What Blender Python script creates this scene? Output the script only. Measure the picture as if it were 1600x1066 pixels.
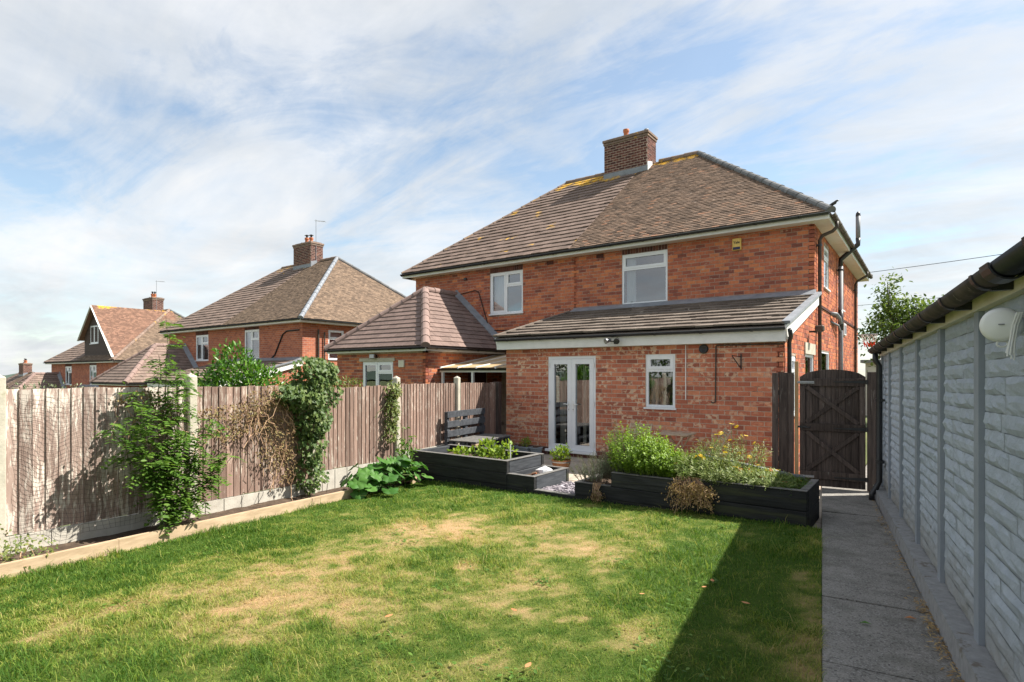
import bpy, math, random
import numpy as np
from mathutils import Vector, Matrix
random.seed(11); rng = np.random.default_rng(11)
R = math.radians
for o in list(bpy.data.objects): bpy.data.objects.remove(o)
SC = bpy.context.scene; COL = SC.collection

# ------------------------------------------------------------------ camera
cam_d = bpy.data.cameras.new('camera'); cam = bpy.data.objects.new('camera', cam_d); COL.objects.link(cam)
cam.location = (0, 0, 1.8); cam.rotation_euler = (R(90), 0, R(36.23))
cam_d.sensor_width = 36; cam_d.lens = 19.96; cam_d.shift_y = 0.03125
cam_d.clip_start = 0.05; cam_d.clip_end = 4000
SC.camera = cam

# ------------------------------------------------------------------ sky, sun, exposure
SUN_EL, SUN_AZ = R(50.3), R(46.5)          # azimuth clockwise from +Y
world = bpy.data.worlds.new('World'); SC.world = world; world.use_nodes = True
def build_world():
    nt = world.node_tree; nt.nodes.clear(); n = nt.nodes.new; L = nt.links.new
    out = n('ShaderNodeOutputWorld')
    sky = n('ShaderNodeTexSky'); sky.sky_type = 'NISHITA'; sky.sun_disc = False
    sky.sun_elevation = SUN_EL; sky.sun_rotation = SUN_AZ
    sky.air_density = 1.0; sky.dust_density = 0.5; sky.ozone_density = 0.55
    b1 = n('ShaderNodeBackground'); b1.inputs[1].default_value = 0.058; 
    tint = n('ShaderNodeMix'); tint.data_type = 'RGBA'; tint.blend_type = 'MULTIPLY'; tint.inputs[0].default_value = 1; tint.inputs[7].default_value = (.93, 1.0, .97, 1); L(sky.outputs[0], tint.inputs[6]); L(tint.outputs[2], b1.inputs[0])
    tc = n('ShaderNodeTexCoord'); sep = n('ShaderNodeSeparateXYZ'); L(tc.outputs['Generated'], sep.inputs[0])
    def math_(op, a, b=None, clamp=False):
        m = n('ShaderNodeMath'); m.operation = op; m.use_clamp = clamp
        for i, v in enumerate((a, b)):
            if v is None: continue
            if isinstance(v, (int, float)): m.inputs[i].default_value = v
            else: L(v, m.inputs[i])
        return m.outputs[0]
    zz = math_('ADD', math_('MAXIMUM', sep.outputs[2], 0.0), 0.16)
    px = math_('DIVIDE', sep.outputs[0], zz); py = math_('DIVIDE', sep.outputs[1], zz)
    cmb = n('ShaderNodeCombineXYZ'); L(px, cmb.inputs[0]); L(py, cmb.inputs[1])
    def fbm(rot, scale, nscale, detail, rough, dist, loc=(0, 0, 0)):
        mp = n('ShaderNodeMapping'); mp.inputs['Rotation'].default_value = (0, 0, R(rot)); mp.inputs['Scale'].default_value = scale
        mp.inputs['Location'].default_value = loc
        L(cmb.outputs[0], mp.inputs[0])
        t = n('ShaderNodeTexNoise'); t.inputs['Scale'].default_value = nscale; t.inputs['Detail'].default_value = detail
        t.inputs['Roughness'].default_value = rough; t.inputs['Distortion'].default_value = dist
        L(mp.outputs[0], t.inputs['Vector']); return t.outputs[0]
    big = fbm(20, (1, .8, 1), .50, 5, .55, .5, (3.4, 1.7, 0))
    wisp = fbm(62, (.5, 1.25, 1), 1.25, 9, .60, 1.6, (1.1, 5.2, 0))
    fine = fbm(40, (.8, 1.2, 1), 4.2, 10, .66, .8)
    s = math_('ADD', math_('MULTIPLY', big, .62), math_('ADD', math_('MULTIPLY', wisp, .46), math_('MULTIPLY', fine, .16)))
    rp = n('ShaderNodeValToRGB'); L(s, rp.inputs[0])
    e = rp.color_ramp.elements; e[0].position = .50; e[0].color = (.20, .20, .20, 1); e[1].position = .70; e[1].color = (.97, .97, .97, 1)
    m_ = rp.color_ramp.elements.new(.59); m_.color = (.74, .74, .74, 1)
    shade = fbm(10, (.8, 1.1, 1), 1.3, 6, .6, .5, (9, 2, 0))
    cr = n('ShaderNodeValToRGB'); L(shade, cr.inputs[0])
    cr.color_ramp.elements[0].position = .35; cr.color_ramp.elements[0].color = (.70, .735, .77, 1)
    cr.color_ramp.elements[1].position = .66; cr.color_ramp.elements[1].color = (.97, .975, .98, 1)
    b2 = n('ShaderNodeBackground'); L(cr.outputs[0], b2.inputs[0]); b2.inputs[1].default_value = CLOUD
    mix = n('ShaderNodeMixShader'); L(rp.outputs[0], mix.inputs[0]); L(b1.outputs[0], mix.inputs[1]); L(b2.outputs[0], mix.inputs[2])
    L(mix.outputs[0], out.inputs[0])
CLOUD = 0.30
build_world()
sun_d = bpy.data.lights.new('sun', 'SUN'); sun = bpy.data.objects.new('sun', sun_d); COL.objects.link(sun)
sun_d.energy = 3.05; sun_d.angle = R(0.53); sun_d.color = (1, .94, .84)
to_sun = Vector((math.sin(SUN_AZ) * math.cos(SUN_EL), math.cos(SUN_AZ) * math.cos(SUN_EL), math.sin(SUN_EL)))
sun.rotation_euler = to_sun.to_track_quat('Z', 'Y').to_euler(); sun.location = (20, 20, 30)
SC.view_settings.view_transform = 'Standard'; SC.view_settings.look = 'None'
SC.view_settings.gamma = 1; SC.view_settings.use_curve_mapping = False; SC.view_settings.exposure = 1.8
SC.render.engine = 'CYCLES'
SC.cycles.max_bounces = 8; SC.cycles.diffuse_bounces = 4; SC.cycles.transparent_max_bounces = 24

# ------------------------------------------------------------------ frames
DLT = R(7.63)                               # the garden is turned against the houses
GF = Matrix.Rotation(DLT, 4, 'Z')           # garden coordinates -> world
def G(x, y, z=0): return GF @ Vector((x, y, z))
def T(x, y): return .26 + .0233 * x - .024 * y   # garden ground, in garden coordinates
def FY(Y0): return Matrix(((1, 0, 0, 0), (0, -1, 0, Y0), (0, 0, 1, 0), (0, 0, 0, 1)))   # wall facing -Y: (u, n, z)
def FX(X0): return Matrix(((0, 1, 0, X0), (1, 0, 0, 0), (0, 0, 1, 0), (0, 0, 0, 1)))    # wall facing +X: (u, n, z)

# ------------------------------------------------------------------ mesh helpers
ROOT = {}
class MB:
    def __init__(s, F=None): s.v = []; s.f = []; s.F = F or Matrix.Identity(4)
    def add(s, vs, fs):
        b = len(s.v); F = s.F; s.v += [tuple(F @ Vector(p)) for p in vs]
        flip = F.determinant() < 0
        s.f += [tuple(b + i for i in (reversed(q) if flip else q)) for q in fs]
    BF = [(0, 3, 2, 1), (4, 5, 6, 7), (0, 1, 5, 4), (1, 2, 6, 5), (2, 3, 7, 6), (3, 0, 4, 7)]
    def box(s, x0, x1, y0, y1, z0, z1):
        s.add([(x0, y0, z0), (x1, y0, z0), (x1, y1, z0), (x0, y1, z0), (x0, y0, z1), (x1, y0, z1), (x1, y1, z1), (x0, y1, z1)], MB.BF)
        return s
    def hexa(s, p): s.add(p, MB.BF); return s       # eight corners, order as box
    def bbox(s, x0, x1, y0, y1, z0, z1, b=.006):    # bevelled box (chamfered outline)
        c = Vector(((x0 + x1) / 2, (y0 + y1) / 2, (z0 + z1) / 2)); h = ((x1 - x0) / 2, (y1 - y0) / 2, (z1 - z0) / 2)
        return s.cham(Matrix.Translation(c), h, b)
    def cham(s, M, h, b):
        vs = []; idx = {}
        for sx in (-1, 1):
            for sy in (-1, 1):
                for sz in (-1, 1):
                    for ax in range(3):
                        p = [sx * h[0], sy * h[1], sz * h[2]]
                        for k in range(3):
                            if k != ax: p[k] -= (sx, sy, sz)[k] * b
                        idx[(sx, sy, sz, ax)] = len(vs); vs.append(tuple(M @ Vector(p)))
        fs = []
        for ax in range(3):
            a, c = [k for k in range(3) if k != ax]
            for sg in (-1, 1):
                q = []
                for (i, j) in ((-1, -1), (1, -1), (1, 1), (-1, 1)):
                    t = [0, 0, 0]; t[ax] = sg; t[a] = i; t[c] = j; q.append(idx[(*t, ax)])
                if (sg > 0) == (ax == 1): q.reverse()
                fs.append(tuple(q))
            for i in (-1, 1):
                for j in (-1, 1):
                    t0 = [0, 0, 0]; t0[a] = i; t0[c] = j; t1 = list(t0); t0[ax] = -1; t1[ax] = 1
                    fs.append((idx[(*t0, a)], idx[(*t1, a)], idx[(*t1, c)], idx[(*t0, c)]))
        for sx in (-1, 1):
            for sy in (-1, 1):
                for sz in (-1, 1): fs.append((idx[(sx, sy, sz, 0)], idx[(sx, sy, sz, 1)], idx[(sx, sy, sz, 2)]))
        s.add(vs, fs); return s
    def bar(s, p, q, w, t, up=(0, 0, 1), b=0):      # rectangular bar between two points
        p = Vector(p); q = Vector(q); d = (q - p); L = d.length; d.normalize(); up = Vector(up)
        sd = d.cross(up); sd.normalize(); u2 = sd.cross(d)
        M = Matrix(((d.x, sd.x, u2.x, (p.x + q.x) / 2), (d.y, sd.y, u2.y, (p.y + q.y) / 2), (d.z, sd.z, u2.z, (p.z + q.z) / 2), (0, 0, 0, 1)))
        if b: return s.cham(M, (L / 2, w / 2, t / 2), b)
        h = (L / 2, w / 2, t / 2)
        s.add([tuple(M @ Vector((sx * h[0], sy * h[1], sz * h[2]))) for sz in (-1, 1) for sx, sy in ((-1, -1), (1, -1), (1, 1), (-1, 1))], MB.BF); return s
    def tube(s, pts, r, n=8, cap=True):
        pts = [Vector(p) for p in pts]; rs = r if isinstance(r, (list, tuple)) else [r] * len(pts)
        vs = []; prev = None
        for i, p in enumerate(pts):
            d = (pts[min(i + 1, len(pts) - 1)] - pts[max(i - 1, 0)])
            if d.length < 1e-9: d = Vector((0, 0, 1))
            d.normalize()
            if prev is None: a = d.orthogonal().normalized()
            else:
                a = prev - d * prev.dot(d)
                a = d.orthogonal().normalized() if a.length < 1e-6 else a.normalized()
            prev = a; b = d.cross(a)
            for k in range(n):
                t = 2 * math.pi * k / n; vs.append(tuple(p + (a * math.cos(t) + b * math.sin(t)) * rs[i]))
        fs = [(i * n + k, i * n + (k + 1) % n, (i + 1) * n + (k + 1) % n, (i + 1) * n + k) for i in range(len(pts) - 1) for k in range(n)]
        if cap: fs += [tuple(reversed(range(n))), tuple(range((len(pts) - 1) * n, len(pts) * n))]
        s.add(vs, fs); return s
    def lathe(s, prof, c=(0, 0, 0), n=20, axis=None):
        M = Matrix.Translation(Vector(c))
        if axis is not None: M = M @ Vector(axis).to_track_quat('Z', 'Y').to_matrix().to_4x4()
        vs = [tuple(M @ Vector((r * math.cos(2 * math.pi * k / n), r * math.sin(2 * math.pi * k / n), z))) for r, z in prof for k in range(n)]
        fs = [(i * n + k, i * n + (k + 1) % n, (i + 1) * n + (k + 1) % n, (i + 1) * n + k) for i in range(len(prof) - 1) for k in range(n)]
        s.add(vs, fs); return s
    def poly(s, pts): s.add(pts, [tuple(range(len(pts)))]); return s
    def prism(s, pts, d):                            # polygon extruded by vector d
        d = Vector(d); n = len(pts); vs = [tuple(p) for p in pts] + [tuple(Vector(p) + d) for p in pts]
        s.add(vs, [tuple(reversed(range(n))), tuple(range(n, 2 * n))] + [(i, (i + 1) % n, n + (i + 1) % n, n + i) for i in range(n)]); return s
    def halfpipe(s, p, q, r, t=.004, n=8, lip=True):  # half round gutter, open side up
        p = Vector(p); q = Vector(q); d = (q - p).normalized(); sd = d.cross(Vector((0, 0, 1))).normalized(); up = sd.cross(d)
        ring = [(r * math.cos(math.pi * (1 + k / n)), r * math.sin(math.pi * (1 + k / n))) for k in range(n + 1)]
        ring += [((r - t) * math.cos(math.pi * (2 - k / n)), (r - t) * math.sin(math.pi * (2 - k / n))) for k in range(n + 1)]
        m = len(ring); vs = [tuple(e + sd * a + up * b) for e in (p, q) for a, b in ring]
        fs = [(i, (i + 1) % m, m + (i + 1) % m, m + i) for i in range(m)]
        for e in (0, m): fs += [(e + i, e + i + 1, e + m - 2 - i, e + m - 1 - i) for i in range(n)]
        s.add(vs, fs); return s
    def build(s, name, m, parent=None, smooth=False, kind=None, label=None):
        M = ROOT[parent.name].inverted() if parent else Matrix.Identity(4)
        me = bpy.data.meshes.new(name); me.from_pydata([tuple(M @ Vector(p)) for p in s.v], [], s.f); me.update()
        return link(name, me, m, parent, smooth, kind, label)
def link(name, me, m, parent=None, smooth=False, kind=None, label=None):
    if m is not None and not me.materials: me.materials.append(m)
    if smooth: me.polygons.foreach_set('use_smooth', [True] * len(me.polygons))
    o = bpy.data.objects.new(name, me); COL.objects.link(o)
    if parent: o.parent = parent
    ROOT[o.name] = ROOT[parent.name] if parent else Matrix.Identity(4)
    if kind: o['kind'] = kind
    if label: o['label'] = label
    return o
def np_mesh(name, V, F, m, parent=None, kind=None, attrs=None):
    """V (n,3) world, F (k,c) faces of one size"""
    if parent:
        Mi = np.array(ROOT[parent.name].inverted()); V = V @ Mi[:3, :3].T + Mi[:3, 3]
    me = bpy.data.meshes.new(name); c = F.shape[1]
    me.vertices.add(len(V)); me.vertices.foreach_set('co', V.astype(np.float32).ravel())
    me.loops.add(F.size); me.loops.foreach_set('vertex_index', F.astype(np.int32).ravel())
    me.polygons.add(len(F)); me.polygons.foreach_set('loop_start', np.arange(0, F.size, c, dtype=np.int32))
    try: me.polygons.foreach_set('loop_total', np.full(len(F), c, dtype=np.int32))
    except Exception: pass
    me.update(calc_edges=True)
    for k, a in (attrs or {}).items():
        at = me.attributes.new(k, 'FLOAT', 'POINT'); at.data.foreach_set('value', a.astype(np.float32))
    me.validate()
    return link(name, me, m, parent, kind=kind)
def thing(name, label, cat, loc=(0, 0, 0), rotz=0, group=None):
    o = bpy.data.objects.new(name, None); COL.objects.link(o); o.location = loc; o.rotation_euler = (0, 0, rotz)
    o.empty_display_size = .2; o['label'] = label; o['category'] = cat
    if group: o['group'] = group
    ROOT[o.name] = Matrix.Translation(Vector(loc)) @ Matrix.Rotation(rotz, 4, 'Z'); return o
def tag(o, label, cat, group=None):
    o['label'] = label; o['category'] = cat
    if group: o['group'] = group
    return o
def piece(name, me, M, parent):                      # one of many alike pieces sharing mesh data, M in world
    o = bpy.data.objects.new(name, me); COL.objects.link(o); o.parent = parent
    o.matrix_local = ROOT[parent.name].inverted() @ M; ROOT[o.name] = M; return o
def struct(o): o['kind'] = 'structure'; return o

# ------------------------------------------------------------------ materials
def lin(*c): return tuple(((x / 255) / 12.92 if x / 255 <= .04045 else ((x / 255 + .055) / 1.055) ** 2.4) for x in c)
class NT:
    def __init__(s, name):
        s.m = bpy.data.materials.new(name); s.m.use_nodes = True; s.t = s.m.node_tree; s.t.nodes.clear()
        s.out = s.n('ShaderNodeOutputMaterial'); s.pos = s.n('ShaderNodeNewGeometry')
    def n(s, t, **k):
        o = s.t.nodes.new(t)
        for a, b in k.items(): setattr(o, a, b)
        return o
    def set(s, sock, v):
        if isinstance(v, bpy.types.NodeSocket): s.t.links.new(v, sock)
        elif isinstance(v, (tuple, list)) and len(v) == 3 and sock.type == 'RGBA': sock.default_value = (*v, 1)
        else: sock.default_value = v
    def math(s, op, a, b=0, clamp=False):
        o = s.n('ShaderNodeMath', operation=op, use_clamp=clamp); s.set(o.inputs[0], a); s.set(o.inputs[1], b); return o.outputs[0]
    def noise(s, scale, detail=4, rough=.55, vec=None, stretch=None, loc=(0, 0, 0), dist=0):
        v = vec or s.pos.outputs['Position']
        if stretch or loc != (0, 0, 0):
            mp = s.n('ShaderNodeMapping'); s.set(mp.inputs[0], v); mp.inputs['Scale'].default_value = stretch or (1, 1, 1); mp.inputs['Location'].default_value = loc; v = mp.outputs[0]
        t = s.n('ShaderNodeTexNoise'); s.set(t.inputs['Vector'], v); t.inputs['Scale'].default_value = scale
        t.inputs['Detail'].default_value = detail; t.inputs['Roughness'].default_value = rough; t.inputs['Distortion'].default_value = dist
        return t.outputs[0]
    def ramp(s, fac, stops, interp='LINEAR'):
        r = s.n('ShaderNodeValToRGB'); s.set(r.inputs[0], fac); cr = r.color_ramp; cr.interpolation = interp
        while len(cr.elements) < len(stops): cr.elements.new(.5)
        for e, (p, c) in zip(cr.elements, stops):
            e.position = p; e.color = (*c, 1) if isinstance(c, (tuple, list)) else (c, c, c, 1)
        return r.outputs[0]
    def mix(s, fac, a, b, mode='MIX'):
        o = s.n('ShaderNodeMix', data_type='RGBA', blend_type=mode); s.set(o.inputs[0], fac); s.set(o.inputs[6], a); s.set(o.inputs[7], b); return o.outputs[2]
    def rnd(s):                                     # differs per object and per loose piece
        oi = s.n('ShaderNodeObjectInfo')
        return s.math('FRACT', s.math('ADD', s.pos.outputs['Random Per Island'], s.math('MULTIPLY', oi.outputs['Random'], 7.31)))
    def bsdf(s, col, rough=.7, bump=None, bstr=.3, bdist=.01, spec=.3, metal=0, **k):
        p = s.n('ShaderNodeBsdfPrincipled'); s.set(p.inputs['Base Color'], col); s.set(p.inputs['Roughness'], rough)
        s.set(p.inputs['Specular IOR Level'], spec); s.set(p.inputs['Metallic'], metal)
        if bump is not None:
            b = s.n('ShaderNodeBump'); s.set(b.inputs['Height'], bump); b.inputs['Strength'].default_value = bstr; b.inputs['Distance'].default_value = bdist
            s.t.links.new(b.outputs[0], p.inputs['Normal'])
        for a, b in k.items(): s.set(p.inputs[a], b)
        s.t.links.new(p.outputs[0], s.out.inputs[0]); return p
MAT = {}
def vmat(name, c1, c2, scale=8, rough=.7, bump=.3, bscale=None, stretch=None, spec=.3, island=0, c3=None, t3=.62, s3=3, metal=0, bdist=.006, detail=5):
    """two-tone noise colour, optional third tone in patches, optional piece-to-piece change"""
    N = NT(name); col = N.ramp(N.noise(scale, detail, .6, stretch=stretch), [(.3, c1), (.7, c2)])
    if c3 is not None: col = N.mix(N.ramp(N.noise(s3, 6, .65, stretch=stretch, loc=(4, 9, 2)), [(t3, 0), (t3 + .08, 1)]), col, c3)
    if island:
        r = N.rnd(); hs = N.n('ShaderNodeHueSaturation'); N.set(hs.inputs['Color'], col)
        N.set(hs.inputs['Value'], N.math('ADD', N.math('MULTIPLY', r, island), 1 - island / 2)); col = hs.outputs[0]
    N.bsdf(col, rough, N.noise(bscale or scale * 6, 6, .65, stretch=stretch) if bump else None, bump, bdist, spec, metal)
    MAT[name] = N.m; return N.m
def leafmat(name, stops, trans=.35, rough=.5, spec=.35):
    N = NT(name); r = N.rnd(); nz = N.noise(2.2, 3)
    f = N.math('ADD', N.math('MULTIPLY', r, .7), N.math('MULTIPLY', nz, .45)); f = N.math('SUBTRACT', f, .08)
    col = N.ramp(f, stops); p = N.bsdf(col, rough, None, spec=spec)
    tr = N.n('ShaderNodeBsdfTranslucent'); N.set(tr.inputs[0], N.mix(1.0, col, (1.0, 1.0, .55), 'MULTIPLY'))
    ms = N.n('ShaderNodeMixShader'); ms.inputs[0].default_value = trans
    N.t.links.new(p.outputs[0], ms.inputs[1]); N.t.links.new(tr.outputs[0], ms.inputs[2]); N.t.links.new(ms.outputs[0], N.out.inputs[0])
    MAT[name] = N.m; return N.m
def brickmat(name, stops, blot=(.52, .36, .23), blot_t=.66, grime=.25, gate=.3):
    N = NT(name); r = N.rnd(); col = N.ramp(r, stops)
    f = N.noise(26, 5, .6, stretch=(1, 1, .55))
    hs = N.n('ShaderNodeHueSaturation'); N.set(hs.inputs['Color'], col); N.set(hs.inputs['Value'], N.math('ADD', N.math('MULTIPLY', f, .7), .65)); col = hs.outputs[0]
    a = N.ramp(N.noise(13, 3, .55, stretch=(1, 1, 1.15), loc=(3, 1, 7)), [(blot_t, 0), (blot_t + .03, .9)])
    a = N.math('MULTIPLY', a, N.ramp(N.math('FRACT', N.math('MULTIPLY', r, 17.3)), [(gate, 0), (gate + .02, 1)]))
    b = N.ramp(N.noise(.9, 3, .5, loc=(5, 2, 1)), [(.33, .25), (.55, 1)])
    col = N.mix(N.math('MULTIPLY', a, b), col, blot)
    g = N.ramp(N.noise(1.4, 6, .7, loc=(1, 8, 3)), [(.45, 0), (.75, grime)])
    col = N.mix(g, col, (.07, .045, .04))
    N.bsdf(col, .85, N.noise(60, 5, .7), .5, .006, .15); MAT[name] = N.m; return N.m
def make_materials():
    brickmat('brick_old', [(0, (.22, .078, .058)), (.16, (.33, .104, .068)), (.5, (.44, .140, .078)), (.8, (.50, .168, .088)), (1, (.60, .215, .095))], (.52, .36, .27), .64, .30, .6)
    brickmat('brick_ext', [(0, (.31, .105, .070)), (.3, (.43, .145, .088)), (.6, (.49, .172, .102)), (.9, (.55, .205, .118)), (1, (.62, .28, .16))], (.68, .47, .32), .52, .10, .45)
    brickmat('brick_dark', [(0, (.075, .036, .034)), (.5, (.12, .052, .046)), (1, (.18, .078, .06))], (.3, .2, .16), .75, .3)
    vmat('mortar', (.46, .37, .30), (.62, .51, .42), 14, .95, .4, c3=(.25, .2, .16), t3=.62)
    vmat('mortar_old', (.33, .24, .19), (.50, .385, .31), 9, .95, .4, c3=(.20, .14, .115), t3=.56)
    # brick pattern for houses too far away to tell bricks apart
    N = NT('brick_far'); sp = N.n('ShaderNodeSeparateXYZ'); N.set(sp.inputs[0], N.pos.outputs['Position'])
    cb = N.n('ShaderNodeCombineXYZ'); N.set(cb.inputs[0], N.math('ADD', sp.outputs[0], sp.outputs[1])); N.set(cb.inputs[1], sp.outputs[2])
    bt = N.n('ShaderNodeTexBrick'); N.set(bt.inputs['Vector'], cb.outputs[0]); bt.inputs['Scale'].default_value = 1.0
    bt.inputs['Brick Width'].default_value = .225; bt.inputs['Row Height'].default_value = .0865; bt.inputs['Mortar Size'].default_value = .006
    bt.inputs['Color1'].default_value = (.30, .095, .062, 1); bt.inputs['Color2'].default_value = (.50, .17, .09, 1); bt.inputs['Mortar'].default_value = (.42, .31, .24, 1)
    col = N.mix(N.ramp(N.noise(1.1, 5, .6), [(.42, 0), (.75, .35)]), bt.outputs[0], (.16, .06, .05))
    N.bsdf(col, .88, bt.outputs['Fac'], -.5, .01, .15); MAT['brick_far'] = N.m
    def tilemat(name, stops, spot, lich=None, lt=.66):
        N = NT(name); col = N.ramp(N.rnd(), stops); f = N.noise(9, 6, .65)
        hs = N.n('ShaderNodeHueSaturation'); N.set(hs.inputs['Color'], col); N.set(hs.inputs['Value'], N.math('ADD', N.math('MULTIPLY', f, .9), .55)); col = hs.outputs[0]
        col = N.mix(N.ramp(N.noise(11, 4, .6, loc=(7, 3, 1)), [(.66, 0), (.70, .8)]), col, spot)
        if lich:
            sp = N.n('ShaderNodeSeparateXYZ'); N.set(sp.inputs[0], N.pos.outputs['Position'])
            h = N.ramp(N.math('SUBTRACT', sp.outputs[2], lich[0]), [(0, 0), (lich[1], 1)])
            q = N.ramp(N.math('ADD', N.noise(1.3, 5, .6, loc=(2, 2, 8)), N.math('MULTIPLY', h, .28)), [(lt, 0), (lt + .05, 1)])
            q = N.math('MULTIPLY', q, N.ramp(N.noise(7, 4, .6), [(.38, 0), (.52, 1)]))
            col = N.mix(q, col, (.62, .36, .045))
        N.bsdf(col, .9, N.noise(45, 5, .7), .6, .006, .15); MAT[name] = N.m
    tilemat('tile_plain', [(0, (.105, .075, .058)), (.25, (.148, .104, .078)), (.6, (.185, .128, .095)), (.93, (.225, .155, .114)), (1, (.31, .17, .11))], (.46, .38, .31), (8.1, 1.0), .78)
    tilemat('tile_plain_far', [(0, (.115, .085, .064)), (.3, (.155, .112, .082)), (.7, (.19, .137, .10)), (1, (.235, .168, .12))], (.38, .31, .23), (6.2, 2.0), 1.05)
    tilemat('tile_lock', [(0, (.15, .110, .092)), (.5, (.18, .132, .110)), (1, (.215, .157, .132))], (.27, .2, .17), (8.35, .55), .63)
    tilemat('tile_lock_far', [(0, (.17, .125, .105)), (.5, (.20, .15, .125)), (1, (.24, .175, .145))], (.3, .24, .15), (6.9, .9), .74)
    tilemat('tile_new', [(0, (.17, .122, .107)), (.5, (.195, .14, .122)), (1, (.225, .16, .14))], (.21, .15, .13))
    tilemat('tile_ext', [(0, (.125, .100, .083)), (.5, (.155, .127, .106)), (1, (.195, .160, .134))], (.50, .45, .39))
    tilemat('tile_gable', [(0, (.15, .088, .066)), (.5, (.20, .118, .085)), (1, (.27, .155, .11))], (.34, .25, .18), (5.9, .35), .76)
    vmat('ridge_clay', (.16, .12, .10), (.27, .19, .15), 6, .9, .5, c3=(.45, .27, .07), t3=.58, s3=2.2, island=.3)
    vmat('ridge_grey', (.10, .105, .11), (.19, .19, .19), 7, .85, .4, c3=(.30, .15, .10), t3=.66, s3=2.5, island=.4)
    vmat('ridge_new', (.21, .15, .13), (.26, .18, .16), 7, .85, .3, island=.3)
    vmat('lead', (.17, .185, .21), (.26, .28, .31), 5, .5, .3, spec=.5, c3=(.45, .47, .5), t3=.66)
    vmat('upvc', (.74, .76, .80), (.80, .82, .85), 3, .32, 0, spec=.5)
    vmat('fascia', (.66, .66, .64), (.76, .76, .74), 5, .45, .05, c3=(.45, .44, .40), t3=.70)
    vmat('soffit', (.62, .58, .52), (.72, .68, .62), 5, .5, .05)
    vmat('black_plastic', (.012, .013, .015), (.025, .026, .028), 9, .38, .05, spec=.5)
    vmat('grey_pipe', (.16, .17, .19), (.22, .23, .25), 5, .62, .05, spec=.5)
    vmat('brown_gutter', (.035, .030, .027), (.10, .078, .062), 7, .55, .2, c3=(.20, .17, .14), t3=.62, s3=9)
    vmat('white_metal', (.72, .72, .72), (.8, .8, .8), 6, .4, 0)
    vmat('metal', (.30, .31, .32), (.42, .42, .43), 8, .35, .05, metal=.9)
    vmat('alarm_yellow', (.62, .42, .10), (.72, .50, .15), 4, .4, 0); vmat('alarm_blue', (.01, .012, .05), (.02, .022, .08), 4, .3, 0)
    vmat('ink', (.01, .01, .01), (.02, .02, .02), 4, .5, 0)
    vmat('terracotta', (.40, .13, .06), (.55, .20, .10), 8, .8, .2)
    vmat('room_dark', (.10, .09, .08), (.16, .15, .13), 2, .9, 0)
    vmat('curtain', (.50, .47, .42), (.64, .61, .56), 9, .9, .2, stretch=(6, 6, .4))
    vmat('net_curtain', (.62, .66, .72), (.72, .75, .8), 9, .9, .2, stretch=(6, 6, .4))
    vmat('leather', (.008, .008, .010), (.018, .018, .022), 8, .4, .2)
    N = NT('glass'); fr = N.n('ShaderNodeFresnel'); fr.inputs[0].default_value = 1.7
    tr = N.n('ShaderNodeBsdfTransparent'); tr.inputs[0].default_value = (.80, .84, .84, 1); gl = N.n('ShaderNodeBsdfGlossy'); gl.inputs[0].default_value = (.95, .97, 1, 1); gl.inputs['Roughness'].default_value = .0
    b = N.n('ShaderNodeBump'); N.set(b.inputs['Height'], N.noise(2.2, 1)); b.inputs['Strength'].default_value = .03; b.inputs['Distance'].default_value = .02; N.t.links.new(b.outputs[0], gl.inputs['Normal'])
    ms = N.n('ShaderNodeMixShader'); N.set(ms.inputs[0], N.math('ADD', N.math('MULTIPLY', fr.outputs[0], 1.2), .14, True)); N.t.links.new(tr.outputs[0], ms.inputs[1]); N.t.links.new(gl.outputs[0], ms.inputs[2]); N.t.links.new(ms.outputs[0], N.out.inputs[0]); MAT['glass'] = N.m
    # fence boards: brown stain flaking off grey wood, streaks running down the board
    def boards(name, a, b, pale, t):
        N = NT(name); st = (1, 1, .06)
        col = N.ramp(N.noise(38, 5, .6, stretch=st), [(.3, a), (.7, b)])
        fl = N.ramp(N.math('ADD', N.noise(30, 8, .75, stretch=(1, 1, .16), loc=(2, 5, 1)), N.math('MULTIPLY', N.noise(1.1, 3), .35)), [(t, 0), (t + .09, 1)])
        col = N.mix(fl, col, pale); r = N.rnd()
        hs = N.n('ShaderNodeHueSaturation'); N.set(hs.inputs['Color'], col); N.set(hs.inputs['Value'], N.math('ADD', N.math('MULTIPLY', r, .55), .72))
        N.bsdf(hs.outputs[0], .9, N.noise(70, 6, .7, stretch=st), .6, .004, .1); MAT[name] = N.m
    boards('board_flaked', (.215, .152, .127), (.34, .258, .222), (.55, .49, .43), .66)
    boards('board_brown', (.165, .108, .088), (.295, .205, .168), (.47, .41, .35), .73)
    boards('board_dark', (.048, .039, .036), (.125, .098, .087), (.20, .18, .165), .78)
    vmat('post_concrete', (.38, .355, .29), (.52, .48, .40), 9, .95, .5, c3=(.36, .34, .25), t3=.6, s3=5)
    vmat('gravel_concrete', (.38, .355, .31), (.52, .49, .43), 7, .95, .5, c3=(.36, .32, .27), t3=.62, s3=4)
    vmat('new_timber', (.36, .26, .165), (.54, .41, .275), 16, .8, .4, stretch=(1, .2, 1), c3=(.30, .26, .21), t3=.60, s3=3)
    vmat('pale_post', (.38, .24, .12), (.50, .34, .18), 14, .8, .3, stretch=(1, 1, .1))
    vmat('sleeper', (.008, .009, .010), (.032, .034, .036), 26, .75, .7, stretch=(.12, 1, 1.6), c3=(.045, .050, .028), t3=.57, s3=3.4, bscale=60, island=.5)
    vmat('sleeper_lit', (.026, .031, .038), (.075, .083, .095), 26, .75, .6, stretch=(1, .12, 1.6), bscale=60, island=.4)  # paler copy of sleeper: sunlight on the bed ends put into the colour
    vmat('sleeper_cap', (.09, .09, .088), (.19, .18, .17), 14, .85, .4, c3=(.06, .06, .06), t3=.62)
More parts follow.
